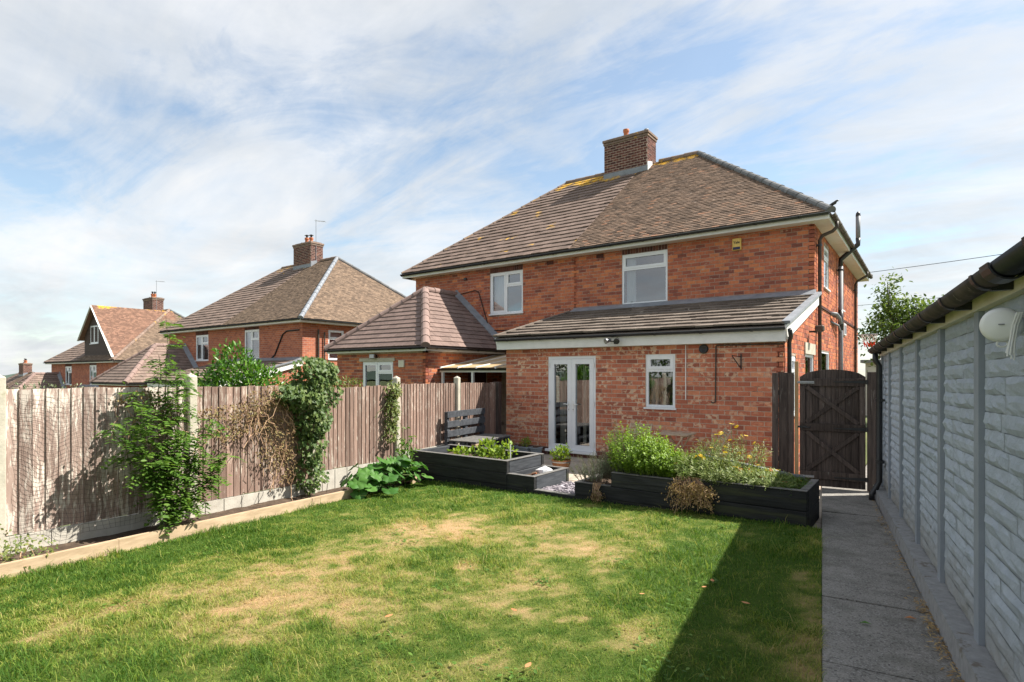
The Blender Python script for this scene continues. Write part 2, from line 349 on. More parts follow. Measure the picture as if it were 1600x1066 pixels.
    vmat('pallet', (.030, .034, .042), (.075, .082, .095), 14, .8, .4, c3=(.20, .16, .12), t3=.68, s3=6)
    vmat('pallet_raw', (.28, .19, .12), (.40, .29, .2), 14, .8, .4)
    vmat('old_teak', (.34, .25, .17), (.50, .40, .29), 12, .8, .4, c3=(.24, .2, .16), t3=.6)
    vmat('soil', (.045, .030, .021), (.11, .078, .055), 9, 1, .8, bscale=30, bdist=.02)
    vmat('slab', (.33, .28, .23), (.46, .40, .33), 4, .9, .4, island=.2, c3=(.24, .21, .18), t3=.6)
    vmat('slate', (.16, .14, .16), (.36, .33, .36), 12, .6, .3, island=.8)
    # cast concrete path: dark, speckled
    N = NT('path_concrete'); c = N.ramp(N.noise(5, 8, .7), [(.3, (.155, .146, .134)), (.7, (.295, .280, .258))])
    c = N.mix(N.ramp(N.noise(95, 3, .6), [(.52, 0), (.66, .75)]), c, (.40, .39, .38)); c = N.mix(N.ramp(N.noise(60, 3, .6, loc=(3, 3, 3)), [(.55, 0), (.66, .7)]), c, (.035, .034, .033))
    c = N.mix(N.ramp(N.noise(1.6, 6, .7, loc=(1, 4, 2)), [(.48, 0), (.66, .6)]), c, (.075, .075, .055)); c = N.mix(N.ramp(N.noise(3.1, 6, .7, loc=(6, 4, 9)), [(.60, 0), (.68, .5)]), c, (.38, .36, .33))
    N.bsdf(c, .92, N.noise(110, 5, .75), .7, .006, .2); MAT['path_concrete'] = N.m
    vmat('plinth', (.23, .235, .24), (.33, .335, .34), 20, .9, .6, c3=(.17, .15, .13), t3=.58, s3=9, detail=8)
    N = NT('garage_block'); c = N.ramp(N.noise(8, 6, .65), [(.3, (.37, .42, .485)), (.7, (.47, .525, .595))])
    c = N.mix(N.ramp(N.noise(24, 7, .75, loc=(2, 2, 6)), [(.56, 0), (.68, .55)]), c, (.27, .285, .30))      # chipped paint in the hollows
    c = N.mix(N.ramp(N.noise(6, 6, .7, stretch=(1, 1, .12), loc=(8, 1, 3)), [(.58, 0), (.78, .45)]), c, (.25, .26, .23))   # drips and algae
    sp = N.n('ShaderNodeSeparateXYZ'); N.set(sp.inputs[0], N.pos.outputs['Position'])
    lo = N.ramp(N.math('ADD', sp.outputs[2], N.math('MULTIPLY', N.noise(5, 5, .7), .5)), [(.45, .8), (.95, 0)]); c = N.mix(lo, c, (.24, .22, .17))   # soil splash along the foot
    N.bsdf(c, .88, N.noise(42, 6, .75), .9, .014, .2); MAT['garage_block'] = N.m
    vmat('garage_post', (.24, .27, .31), (.29, .32, .36), 5, .8, .3)
    vmat('old_cream', (.58, .55, .45), (.70, .68, .58), 5, .7, .2, c3=(.5, .36, .27), t3=.62, s3=4)
    vmat('roof_sheet', (.15, .12, .11), (.24, .20, .18), 6, .9, .4)
    vmat('drum_white', (.70, .71, .70), (.78, .79, .78), 6, .4, 0, spec=.5)
    vmat('poly_sheet', (.46, .33, .18), (.56, .42, .25), 4, .35, .05, c3=(.36, .27, .17), t3=.6)
    vmat('white_paint', (.70, .69, .66), (.8, .79, .76), 6, .6, .1)
    vmat('cladding', (.045, .028, .024), (.075, .048, .04), 8, .7, .2, island=.25)
    vmat('bark', (.10, .075, .055), (.21, .165, .125), 12, .95, .7, stretch=(1, 1, .3))
    vmat('green_stem', (.10, .15, .05), (.18, .22, .08), 10, .7, .2)
    vmat('dry_stem', (.34, .20, .13), (.52, .36, .22), 14, .85, .2)
    vmat('net', (.02, .02, .02), (.035, .035, .035), 8, .7, 0)
    vmat('bag_white', (.70, .70, .70), (.8, .8, .8), 8, .35, .3)
    vmat('planter_grey', (.22, .26, .29), (.30, .34, .37), 6, .6, .1)
    vmat('tub_wood', (.26, .11, .05), (.40, .19, .09), 9, .7, .3, stretch=(2, 2, .3))
    vmat('pale_render', (.55, .58, .57), (.64, .66, .65), 3, .8, .1)
    vmat('cable', (.012, .012, .012), (.02, .02, .02), 4, .6, 0)
    leafmat('leaf_rowan', [(0, (.05, .11, .018)), (.5, (.11, .22, .035)), (1, (.20, .32, .06))], .42)
    leafmat('leaf_ivy', [(0, (.035, .07, .018)), (.45, (.085, .15, .038)), (.8, (.16, .22, .065)), (1, (.28, .30, .11))], .35, .5, .35)
    leafmat('leaf_laurel', [(0, (.03, .09, .01)), (.5, (.08, .20, .02)), (1, (.18, .33, .045))], .3, .35, .5)
    leafmat('leaf_brown', [(0, (.10, .055, .035)), (.45, (.20, .13, .07)), (.8, (.27, .22, .10)), (1, (.20, .24, .08))], .2, .8, .1)
    leafmat('leaf_climber', [(0, (.06, .09, .02)), (.5, (.14, .19, .045)), (.9, (.27, .28, .08)), (1, (.36, .25, .11))], .35)
    leafmat('leaf_squash', [(0, (.03, .10, .014)), (.5, (.055, .16, .025)), (1, (.11, .24, .045))], .3, .55, .3)
    leafmat('leaf_rosemary', [(0, (.08, .11, .06)), (.5, (.16, .20, .11)), (1, (.27, .31, .19))], .25, .6)
    leafmat('leaf_oregano', [(0, (.09, .17, .012)), (.5, (.19, .32, .022)), (1, (.32, .46, .05))], .4)
    leafmat('leaf_yarrow', [(0, (.12, .18, .045)), (.5, (.23, .30, .085)), (1, (.38, .40, .16))], .4)
    leafmat('leaf_dry', [(0, (.30, .18, .09)), (.5, (.46, .32, .16)), (1, (.58, .46, .25))], .3, .8, .1)
    leafmat('leaf_tree', [(0, (.06, .105, .022)), (.5, (.12, .19, .045)), (1, (.21, .28, .08))], .42)
    leafmat('leaf_dark', [(0, (.02, .04, .012)), (.5, (.04, .075, .02)), (1, (.08, .12, .035))], .3)
    leafmat('leaf_young', [(0, (.12, .22, .02)), (.5, (.22, .34, .035)), (1, (.36, .44, .06))], .4)
    leafmat('petal_yellow', [(0, (.70, .42, .02)), (1, (.8, .62, .06))], .3); leafmat('petal_orange', [(0, (.75, .16, .02)), (1, (.8, .28, .03))], .3)
    leafmat('petal_red', [(0, (.65, .05, .02)), (1, (.75, .1, .03))], .3); leafmat('leaf_fallen', [(0, (.42, .13, .05)), (1, (.60, .30, .14))], .2, .8)
    # grass blades read their dryness
    N = NT('grass_blade'); at = N.n('ShaderNodeAttribute', attribute_name='dry'); r = N.rnd()
    f = N.math('ADD', at.outputs['Fac'], N.math('MULTIPLY', N.math('SUBTRACT', r, .5), .62))
    c = N.ramp(f, [(0, (.06, .145, .018)), (.2, (.145, .245, .032)), (.4, (.29, .345, .062)), (.58, (.41, .39, .12)), (.8, (.45, .365, .16)), (1, (.52, .36, .19))])
    p = N.bsdf(c, .6, None, spec=.25); tr = N.n('ShaderNodeBsdfTranslucent'); N.set(tr.inputs[0], N.mix(1.0, c, (1, 1, .6), 'MULTIPLY')); ms = N.n('ShaderNodeMixShader'); ms.inputs[0].default_value = .45
    N.t.links.new(p.outputs[0], ms.inputs[1]); N.t.links.new(tr.outputs[0], ms.inputs[2]); N.t.links.new(ms.outputs[0], N.out.inputs[0]); MAT['grass_blade'] = N.m
    N = NT('lawn_ground'); at = N.n('ShaderNodeAttribute', attribute_name='dry')
    c = N.ramp(N.math('ADD', at.outputs['Fac'], N.math('MULTIPLY', N.math('SUBTRACT', N.noise(40, 5, .7), .5), .5)), [(0, (.07, .12, .022)), (.3, (.15, .18, .045)), (.6, (.34, .27, .12)), (1, (.50, .33, .18))])
    N.bsdf(c, .95, N.noise(90, 5, .8), 1, .02, .05); MAT['lawn_ground'] = N.m
    vmat('ground', (.07, .095, .035), (.13, .15, .06), .3, .95, .3, c3=(.2, .17, .1), t3=.6, s3=.08)
    vmat('far_wood', (.04, .065, .05), (.07, .10, .075), .2, .95, .4)
make_materials()
# ================================================================== THE SETTING
def ground_z(x, y):
    z = -.30
    if x < -8: z -= .06 * (min(-8 - x, 45))
    if x < -54: z -= .5 * min(-54 - x, 8) + .006 * (min(-54 - x, 600))
    return z
def make_ground():
    xs = sorted(set([-1500, -900, -600, -400, -250, -150, -100, -75, -66, -63, 60, 100, 200, 400, 900, 1500] + [round(-60 + 2 * i, 2) for i in range(52)]))
    ys = sorted(set([-1500, -700, -300, -120, -60, -30, 45, 60, 90, 150, 300, 700, 1500] + list(range(-20, 42, 3))))
    V = [(x, y, ground_z(x, y)) for y in ys for x in xs]; nx = len(xs)
    F = [(j * nx + i, j * nx + i + 1, (j + 1) * nx + i + 1, (j + 1) * nx + i) for j in range(len(ys) - 1) for i in range(nx - 1)]
    m = MB(); m.add(V, F); struct(m.build('ground', MAT['ground']))
    m = MB(); prev = None; V = []; F = []          # wooded hills on the horizon
    for i in range(90):
        a = R(60 + i * 1.0); h = 3.5 + 2 * math.sin(i * .31) + 1.5 * math.sin(i * .83 + 1) + 2.0 * math.sin(i * 2.3)
        for r, z in ((820, -8), (900, h * .6 - 4), (960, h - 2), (1100, -8)): V.append((-math.sin(a) * r, math.cos(a) * r, z + random.uniform(-1, 1) * (z > 0)))
    F = [(4 * i + k, 4 * i + k + 1, 4 * i + k + 5, 4 * i + k + 4) for i in range(89) for k in range(3)]
    m.add(V, F); struct(m.build('hills', MAT['far_wood'], smooth=True))
make_ground()

# ---- value noise in numpy for the lawn
def vnoise(x, y, s, seed):
    r = np.random.default_rng(seed); tab = r.random((64, 64)); x = x * s + 100.3; y = y * s + 57.7
    i = np.floor(x).astype(int); j = np.floor(y).astype(int); u = x - i; v = y - j; u = u * u * (3 - 2 * u); v = v * v * (3 - 2 * v)
    g = lambda a, b: tab[a % 64, b % 64]
    return (g(i, j) * (1 - u) + g(i + 1, j) * u) * (1 - v) + (g(i, j + 1) * (1 - u) + g(i + 1, j + 1) * u) * v
DRY = [(-3.68, 2.59, .48, .43, .75), (-4.16, 3.27, .22, .38, .6), (-3.74, 3.83, .26, .32, .6), (-4.25, 4.74, .39, .58, .55), (-3.75, 4.9, .31, .5, .6), (-2.91, 2.95, .16, .17, .6), (-3.57, 2.21, .12, .11, .6),
       (-4.43, 2.23, .09, .12, .7), (-4.28, 1.69, .24, .19, .6), (-3.27, 2.48, .17, .16, .4), (-2.48, 4.9, .3, .35, .6), (-1.84, 3.45, .1, .09, 1.), (-1.49, 3.56, .06, .09, .9), (-2.13, 4.13, .19, .22, .6),
       (-1.64, 4.98, .23, .24, .5), (-2., 5.2, .1, .18, .8), (-2.78, 5.86, .22, .31, .6), (-2.81, 4.23, .09, .15, .8), (-3.45, 5.05, .21, .33, .6), (-.12, 5.31, .13, .26, .8), (-.09, 4.13, .11, .51, .95), (-.1, 3.54, .11, .25, .6),
       (-1.7, 2.71, .1, .13, .55), (-1.11, 3.37, .27, .24, .35), (-2.75, 3.26, .28, .26, .35), (-3.44, 3.05, .44, .44, .35), (-2.48, 3.54, .39, .41, .25), (-3.3, 3.45, .63, .49, .3), (-2.97, 4.91, .77, .74, .3), (-4.03, 5.49, .46, .41, .35)]
def dryness(x, y):
    d = .155 + .24 * (vnoise(x, y, 1.15, 3) - .5) + .34 * (vnoise(x, y, 3.1, 4) - .5) + .42 * (vnoise(x, y, 8, 5) - .5) + .38 * (vnoise(x, y, 21, 6) - .5)
    wx = x + .16 * (vnoise(x, y, 4, 8) - .5) + .10 * (vnoise(x, y, 11, 10) - .5); wy = y + .22 * (vnoise(x, y, 4, 9) - .5) + .12 * (vnoise(x, y, 11, 11) - .5)
    for a, b, ra, rb, s in DRY: d = d + .60 * s * (.55 + .9 * vnoise(x, y, 13, 15)) * np.exp(-(((wx - a) / (ra * 1.15)) ** 2 + ((wy - b) / (rb * 1.15)) ** 2) ** .8)
    d = d - .22 * np.exp(-((x + 5.75) / .5) ** 2) - .18 * np.exp(-((y - 7.6) / .5) ** 2) - .16 * np.exp(-((x + .65) / .5) ** 2)
    return np.clip(d, 0, 1)
def lawn_top(x): return (7.05 - x * math.sin(DLT)) / math.cos(DLT)
def Tn(x, y): return .26 + .0233 * x - .024 * y + .018 * (vnoise(x, y, 1.3, 21) - .5)
def make_lawn():
    nx, ny = 100, 150; X = np.linspace(-6.04, -.0, nx); t = np.linspace(0, 1, ny)
    XX = np.tile(X, (ny, 1)); YY = -2.5 + (lawn_top(XX) + 2.49) * t[:, None]
    x = XX.ravel(); y = YY.ravel(); z = Tn(x, y)
    c, s = math.cos(DLT), math.sin(DLT); V = np.stack([x * c - y * s, x * s + y * c, z], 1)
    i, j = np.meshgrid(np.arange(nx - 1), np.arange(ny - 1)); b = (j * nx + i).ravel()
    o = np_mesh('lawn', V, np.stack([b, b + 1, b + nx + 1, b + nx], 1), MAT['lawn_ground'], attrs={'dry': dryness(x, y)}); struct(o)
    # the blades
    def scatter(n, x0, x1, y0, y1): return rng.uniform(x0, x1, n), rng.uniform(y0, y1, n)
    P = [scatter(120000, -5.6, 0, 1.2, 4.4), scatter(90000, -6.02, 0, 4.4, 8.0), scatter(22000, -6.02, 0, -2.2, 1.2), scatter(26000, -6.02, -4.5, 1.0, 4.4)]
    x = np.concatenate([p[0] for p in P]); y = np.concatenate([p[1] for p in P]); k = y < lawn_top(x) - .01; x, y = x[k], y[k]
    dr = dryness(x, y); tuft = vnoise(x, y, 5.5, 31) * .6 + vnoise(x, y, 1.9, 32) * .6
    k = rng.random(len(x)) < np.clip(1.15 - .6 * dr, .35, 1); x, y, dr, tuft = x[k], y[k], dr[k], tuft[k]
    edge = np.exp(-((x + 6.0) / .12) ** 2) + .7 * np.exp(-(x / .05) ** 2) + np.exp(-((lawn_top(x) - y) / .10) ** 2)
    n = len(x); wild = rng.random(n) < .012; L = (.011 + .036 * tuft ** 2.4) * rng.uniform(.45, 1.6, n) * (1.3 - .8 * dr) * (1 + .8 * edge * rng.random(n)) * np.where(wild, 2.2, 1); dr = np.where(wild, np.clip(dr + .3, 0, 1), dr)
    dist = np.hypot(x, y); w = .0016 + .00055 * dist * rng.uniform(.7, 1.2, n)
    a = rng.uniform(0, 2 * np.pi, n); lean = rng.uniform(.2, 1.5, n) + .5 * dr; b = a + rng.normal(1.57, .5, n)
    bx, by = np.cos(b) * w / 2, np.sin(b) * w / 2; lx, ly = np.cos(a) * lean * L, np.sin(a) * lean * L; z = Tn(x, y) - .003
    pts = np.stack([np.stack([x - bx, y - by, z], 1), np.stack([x + bx, y + by, z], 1), np.stack([x + bx * .8 + lx * .38, y + by * .8 + ly * .38, z + L * .6], 1), np.stack([x - bx * .8 + lx * .38, y - by * .8 + ly * .38, z + L * .6], 1), np.stack([x + lx, y + ly, z + L * (1 - .25 * lean)], 1)], 1)
    V = pts.reshape(-1, 3); V = np.stack([V[:, 0] * c - V[:, 1] * s, V[:, 0] * s + V[:, 1] * c, V[:, 2]], 1)
    q = np.arange(n)[:, None] * 5; F = np.concatenate([q + np.array([[0, 1, 2]]), q + np.array([[0, 2, 3]]), q + np.array([[3, 2, 4]])], 1).reshape(-1, 3)
    o = np_mesh('grass', V, F, MAT['grass_blade'], kind='stuff', attrs={'dry': np.repeat(dr, 5)}); tag(o, 'short patchy lawn grass, green with scorched tan patches', 'grass')
make_lawn()

def make_path():
    base = MB(GF); y0, y1 = -2.5, 10.6
    base.add([(0.0, y0, T(0, y0) - .06), (.70, y0, T(0, y0) - .06), (.70, y1, T(0, y1) - .06), (0.0, y1, T(0, y1) - .06)], [(0, 1, 2, 3)])
    p = struct(base.build('path', MAT['soil']))
    js = [-2.5, -.9, .7, 2.2, 3.66, 4.80, 5.22, 6.59, 8.1, 9.6, 10.6]
    for a, b in zip(js, js[1:]):
        m = MB(GF); g = .007; dz = random.uniform(-.004, .004); x0, x1 = .0, .655 + random.uniform(-.012, .008)
        zt = lambda x, y: T(0, y) + .004 + dz
        m.hexa([(x0, a + g, zt(0, a) - .1), (x1, a + g, zt(0, a) - .1), (x1, b - g, zt(0, b) - .1), (x0, b - g, zt(0, b) - .1), (x0 + .004, a + g, zt(0, a)), (x1, a + g, zt(0, a)), (x1, b - g, zt(0, b)), (x0 + .004, b - g, zt(0, b))])
        m.build('slab', MAT['path_concrete'], p)
make_path()

def make_patio():
    m = MB(); m.box(-8.2, -.98, 7.06, 10.6, -.2, -.035); p = struct(m.build('patio', MAT['soil'])); w = .595
    me = None
    for i in range(12):
        for j in range(6):
            x = -8.1 + i * .6; y = 7.1 + j * .585
            if x + .6 > -.9: continue
            if me is None:
                q = MB(); q.bbox(0, .59, 0, .575, -.04, 0, .005); o = q.build('slab', MAT['slab'], p); me = o.data; o.location = (x, y, 0)
            else: piece('slab', me, Matrix.Translation((x, y, random.uniform(-.003, .003))), p)
    m = MB(); m.box(-.97, .4, 9.9, 24, -.15, .0)
    struct(m.build('side_passage', MAT['path_concrete']))
make_patio()

# ---------------------------------------------------------------- concrete garage
def zb(y): return T(0, y) + .15
def zt(y): return 2.205 - .0166 * y
def make_garage():
    g = thing('garage', 'pale grey rock-faced concrete block garage alongside the path', 'garage', G(.8, 5, .15), DLT)
    posts = [3.995 - 1.165 * k for k in range(5, 0, -1)] + [3.995, 5.135, 6.29, 7.49, 8.69, 9.72]
    w = MB(GF); y0, y1 = posts[0], posts[-1]       # inner leaf behind the blocks and the other walls
    w.hexa([(.80, y0, zb(y0) - .3), (.90, y0, zb(y0) - .3), (.90, y1, zb(y1) - .3), (.80, y1, zb(y1) - .3), (.80, y0, zt(y0)), (.90, y0, zt(y0)), (.90, y1, zt(y1)), (.80, y1, zt(y1))])
    w.build('backing_wall', MAT['garage_post'], g)
    w = MB(GF); w.box(.9, 3.7, y1 - .1, y1 + .002, -.2, 2.05); w.box(3.6, 3.7, y0, y1 - .1, -.2, 2.05); w.box(.9, 3.6, y0, y0 + .1, -.1, 2.2); w.build('end_wall', MAT['garage_block'], g)
    # rock faced blocks, shared meshes
    bms = []
    for v in range(7):
        r = np.random.default_rng(100 + v); nu, nv = 7, 4; V = []; F = []
        for j in range(nv):
            for i in range(nu):
                e = min(i, nu - 1 - i, 1) * min(j, nv - 1 - j, 1)
                edge = (1 - abs(2 * j / (nv - 1) - 1) ** 2.5)
                V.append((-(.003 + e * (.008 + .004 * edge + r.uniform(-.006, .008))), i / (nu - 1) - .5, (j / (nv - 1) - .5) + (r.uniform(-.09, .09) if 0 < j < nv - 1 else r.uniform(-.035, .035))))
        F = [(j * nu + i, (j + 1) * nu + i, (j + 1) * nu + i + 1, j * nu + i + 1) for j in range(nv - 1) for i in range(nu - 1)]
        me = bpy.data.meshes.new('block'); me.from_pydata(V, [], F); me.materials.append(MAT['garage_block'])
        bms.append(me)
    rows = 20; far_ = MB()
    for k in range(len(posts) - 1):
        a, b = posts[k] + .055, posts[k + 1] - .055; m = MB(GF)
        m.hexa([(.785, a, zb(a)), (.80, a, zb(a)), (.80, b, zb(b)), (.785, b, zb(b)), (.785, a, zt(a)), (.80, a, zt(a)), (.80, b, zt(b)), (.785, b, zt(b))])
        pan = m.build('wall_panel', MAT['garage_post'], g)
        for j in range(rows):
            q = random.uniform(.25, .75); cuts = [a, a + (b - a) * q, b]
            if posts[k] < 2.6: cuts = [a, b]
            for c0, c1 in zip(cuts, cuts[1:]):
                yc = (c0 + c1) / 2; h = (zt(yc) - zb(yc)) / rows; zc = zb(yc) + (j + .5) * h
                M = GF @ Matrix.Translation((.783, yc, zc)) @ Matrix.Rotation(-.021, 4, 'X') @ Matrix.Diagonal((random.uniform(.85, 1.2), (c1 - c0) - .004, h - .004, 1))
                if posts[k] > 2.6: piece('block', random.choice(bms), M, pan)
                else: me_ = random.choice(bms); far_.F = M; far_.add([tuple(v.co) for v in me_.vertices], [tuple(p.vertices) for p in me_.polygons])
        y = posts[k + 1]; m = MB(GF); m.hexa([(.752, y - .055, zb(y) - .02), (.80, y - .055, zb(y) - .02), (.80, y + .055, zb(y) - .02), (.752, y + .055, zb(y) - .02), (.752, y - .055, zt(y) + .01), (.80, y - .055, zt(y) + .01), (.80, y + .055, zt(y) + .01), (.752, y + .055, zt(y) + .01)]); m.build('post', MAT['garage_post'], g)
    for a, b in zip((-1.9, .4, 1.9, 3.5, 5.0, 6.6, 8.2), (.4, 1.9, 3.5, 5.0, 6.6, 8.2, 9.75)):
        m = MB(GF); e = random.uniform(-.002, .002); tz = lambda y: zb(y) + e * .4
        m.hexa([(.655 + e, a, T(0, a) - .1), (.83, a, T(0, a) - .1), (.83, b - .004, T(0, b) - .1), (.655 + e, b - .004, T(0, b) - .1), (.662 + e, a, tz(a)), (.83, a, tz(a)), (.83, b - .004, tz(b)), (.662 + e, b - .004, tz(b))]); m.build('plinth', MAT['plinth'], g)
    m = MB(GF); z0 = lambda y: zt(y) - .002
    m.hexa([(.735, y0, z0(y0)), (.80, y0, z0(y0)), (.80, y1, z0(y1)), (.735, y1, z0(y1)), (.735, y0, z0(y0) + .085), (.80, y0, z0(y0) + .085), (.80, y1, z0(y1) + .085), (.735, y1, z0(y1) + .085)]); m.build('fascia', MAT['old_cream'], g)
    # gutter with joints and brackets
    gz = lambda y: 2.29 - .0155 * y
    gu = MB(GF); gu.halfpipe((.655, 9.8, gz(9.8)), (.655, 2.95, gz(2.95)), .062, .005, 10); gut = gu.build('gutter', MAT['brown_gutter'], g, True)
    gu = MB(GF); gu.halfpipe((.655, 2.95, gz(2.95)), (.655, y0, gz(y0)), .060, .005, 10); gu.build('gutter', MAT['black_plastic'], g, True)
    y = 9.5
    while y > -1.5:
        m = MB(GF); m.halfpipe((.655, y, gz(y) - .001), (.655, y - .05, gz(y) - .001), .070, .006, 10); m.box(.66, .75, y - .045, y - .005, gz(y) - .075, gz(y) - .03); m.build('bracket', MAT['black_plastic'], gut); y -= .78
    m = MB(GF); m.halfpipe((.655, 3.04, gz(3) - .001), (.655, 2.90, gz(3) - .001), .074, .007, 10); m.build('union', MAT['black_plastic'], gut)
    far_.build('blockwork', MAT['garage_block'], g, kind='stuff')
    # corrugated roof sheet
    V = []; F = []; n = 150
    for i in range(n + 1):
        yy = y0 - .1 + (y1 + .15 - y0 + .1) * i / n; dz = .016 * math.sin(i * 2 * math.pi / 3.0)
        for x, zz in ((.675, gz(yy) + .035), (2.2, gz(yy) + .42), (3.8, gz(yy) + .035)): V += [(x, yy, zz + dz), (x, yy, zz + dz - .008)]
    for i in range(n):
        a = i * 6
        for k in (0, 2): F += [(a + k, a + k + 2, a + k + 8, a + k + 6), (a + k + 1, a + k + 7, a + k + 9, a + k + 3)]
        F += [(a, a + 6, a + 7, a + 1), (a + 4, a + 5, a + 11, a + 10)]
    m = MB(GF); m.add(V, F); m.build('roof', MAT['roof_sheet'], g)
    m = MB(GF); m.hexa([(.665, 2.05, 2.27), (.82, 2.05, 2.29), (.82, 2.72, 2.28), (.665, 2.72, 2.262), (.665, 2.05, 2.345), (.82, 2.05, 2.39), (.82, 2.72, 2.38), (.665, 2.72, 2.335)]); v = m.build('verge_board', MAT['ridge_clay'], g)
    for y in (2.12, 2.34, 2.56): m = MB(GF); m.tube([(.64, y, 2.352), (.86, y, 2.405)], .03, 10); m.build('cap_tile', MAT['roof_sheet'], v, True)
    # downpipe at the far end
    m = MB(GF); yb = 9.32; m.tube([(.655, yb, 2.07), (.655, yb, 1.98), (.70, yb, 1.90), (.70, yb, .30), (.655, yb - .02, .20), (.61, yb - .05, .13), (.61, yb - .06, .05)], .037, 12)
    d = m.build('downpipe', MAT['black_plastic'], g, True)
    for z in (1.40, .55): m = MB(GF); m.tube([(.70, yb, z), (.70, yb, z + .05)], .043, 12); m.box(.7, .76, yb - .06, yb + .06, z + .01, z + .04); m.build('clip', MAT['black_plastic'], d)
    # clothes line reel on the near bay
    c = thing('clothes_line_reel', 'round white retractable clothes line reel fixed high on the garage wall', 'clothes line', G(.74, 3.14, 1.95), DLT)
    m = MB(GF); m.lathe([(0, .03), (.055, .028), (.068, .018), (.073, .004), (.073, -.03), (.05, -.04), (0, -.04)], (.672, 3.12, 2.005), 32, (-.3, -1, 0)); m.build('drum', MAT['drum_white'], c, True)
    m = MB(GF); m.box(.655, .675, 3.083, 3.088, 2.003, 2.007); m.build('mark', MAT['grey_pipe'], c)
    m = MB(GF); m.box(.69, .785, 3.13, 3.19, 1.96, 2.05); m.build('bracket', MAT['drum_white'], c)
    m = MB(GF); m.tube([(.675 + .018 * math.cos(t), 3.12, 1.925 + .014 * math.sin(t)) for t in np.linspace(1.2, 7, 14)], .004, 6); m.build('hook', MAT['drum_white'], c)
    for k in range(9):
        m = MB(GF); yy = 3.08 + random.uniform(-.015, .015); xx = .70 + random.uniform(-.012, .012); zl = random.uniform(1.85, 1.89)
        m.tube([(xx + .02, yy - .02, 2.05), (xx + .01, yy, 2.0), (xx, yy, 1.93), (xx - .008 + random.uniform(-.006, .006), yy + random.uniform(-.008, .008), zl)], .0028, 6); m.build('cord', MAT['drum_white'], c)
make_garage()

# ---------------------------------------------------------------- fence with concrete posts
def make_fence():
    f = thing('fence', 'weathered feather-edge board fence between concrete posts, with gravel boards', 'fence', G(-6.55, 5, -.1), DLT)
    ys = [-1.43, .44, 2.275, 4.014 + .06, 5.90, 7.77, 9.66]
    for i, y in enumerate(ys):
        zt_ = (1.8, 1.8, 1.79, 1.79, 1.70, 1.74, 1.73)[i]; m = MB(GF); x = -6.55; h = .05
        m.bbox(x - h, x + h + .01, y - .052, y + .052, -.4, zt_ - .02, .012); m.add([(x - h, y - .05, zt_ - .03), (x + h, y - .05, zt_ - .03), (x + h, y + .05, zt_ - .03), (x - h, y + .05, zt_ - .03), (x, y, zt_ + .012)], [(0, 1, 4), (1, 2, 4), (2, 3, 4), (3, 0, 4)])
        m.build('post', MAT['post_concrete'], f)
    tops = [(1.66, 1.66), (1.66, 1.66), (1.652, 1.645), (1.632, 1.625), (1.575, 1.59), (1.61, 1.595), (1.595, 1.58)]
    bots = [(.36, .33), (.34, .31), (.305, .255), (.25, .21), (.345, .305), (.40, .39), (.39, .38)]
    ends = ys[1:] + [11.30]
    for i, (a, b) in enumerate(zip(ys, ends)):
        a += .055; b -= .055; m = MB(GF); t0, t1 = tops[i]; b0, b1 = bots[i]
        zf = lambda p, y: p[0] + (p[1] - p[0]) * (y - a) / (b - a)
        for h in (.18, .55, .90): m.hexa([(-6.60, a, b0 + h * (t0 - b0)), (-6.565, a, b0 + h * (t0 - b0)), (-6.565, b, b1 + h * (t1 - b1)), (-6.60, b, b1 + h * (t1 - b1)), (-6.60, a, b0 + h * (t0 - b0) + .06), (-6.565, a, b0 + h * (t0 - b0) + .06), (-6.565, b, b1 + h * (t1 - b1) + .06), (-6.60, b, b1 + h * (t1 - b1) + .06)])
        pan = m.build('fence_panel', MAT['board_brown'], f); w = .104 if i < 4 else .086; n = int(round((b - a) / w)); w = (b - a) / n
        mt = MAT['board_flaked'] if i in (1, 2) else MAT['board_brown']
        for k in range(n):
            y = a + k * w; j = random.uniform(-.006, .006); e = random.uniform(-.004, .004); tt = zf(tops[i], y) + random.uniform(-.010, .008); bb = zf(bots[i], y) + random.uniform(-.006, .006)
            q = MB(GF); q.hexa([(-6.563, y, bb), (-6.545 + e, y + .002, bb), (-6.555 + e, y + w + .012, bb), (-6.563, y + w + .012, bb), (-6.563, y + j, tt), (-6.540 + e, y + .002 + j, tt), (-6.555 + e, y + w + .012 + j, tt), (-6.563, y + w + .012 + j, tt)])
            q.build('board', mt, pan)
        m = MB(GF); zz = lambda y: zf(bots[i], y) - .008; n2 = 14
        for k in range(n2):                          # ribbed concrete gravel board
            y_ = a + (b - a) * k / n2; y2 = a + (b - a) * (k + 1) / n2; x1 = -6.537 + (.005 if k % 2 else -.003)
            m.hexa([(-6.585, y_, -.35), (x1, y_, -.35), (x1, y2, -.35), (-6.585, y2, -.35), (-6.585, y_, zz(y_)), (x1, y_, zz(y_)), (x1, y2, zz(y2)), (-6.585, y2, zz(y2))])
        m.build('gravel_board', MAT['gravel_concrete'], f)
    m = MB(GF); m.box(-6.62, -6.48, 11.25, 11.38, -.2, 1.60); m.build('end_post', MAT['board_dark'], f)
make_fence()

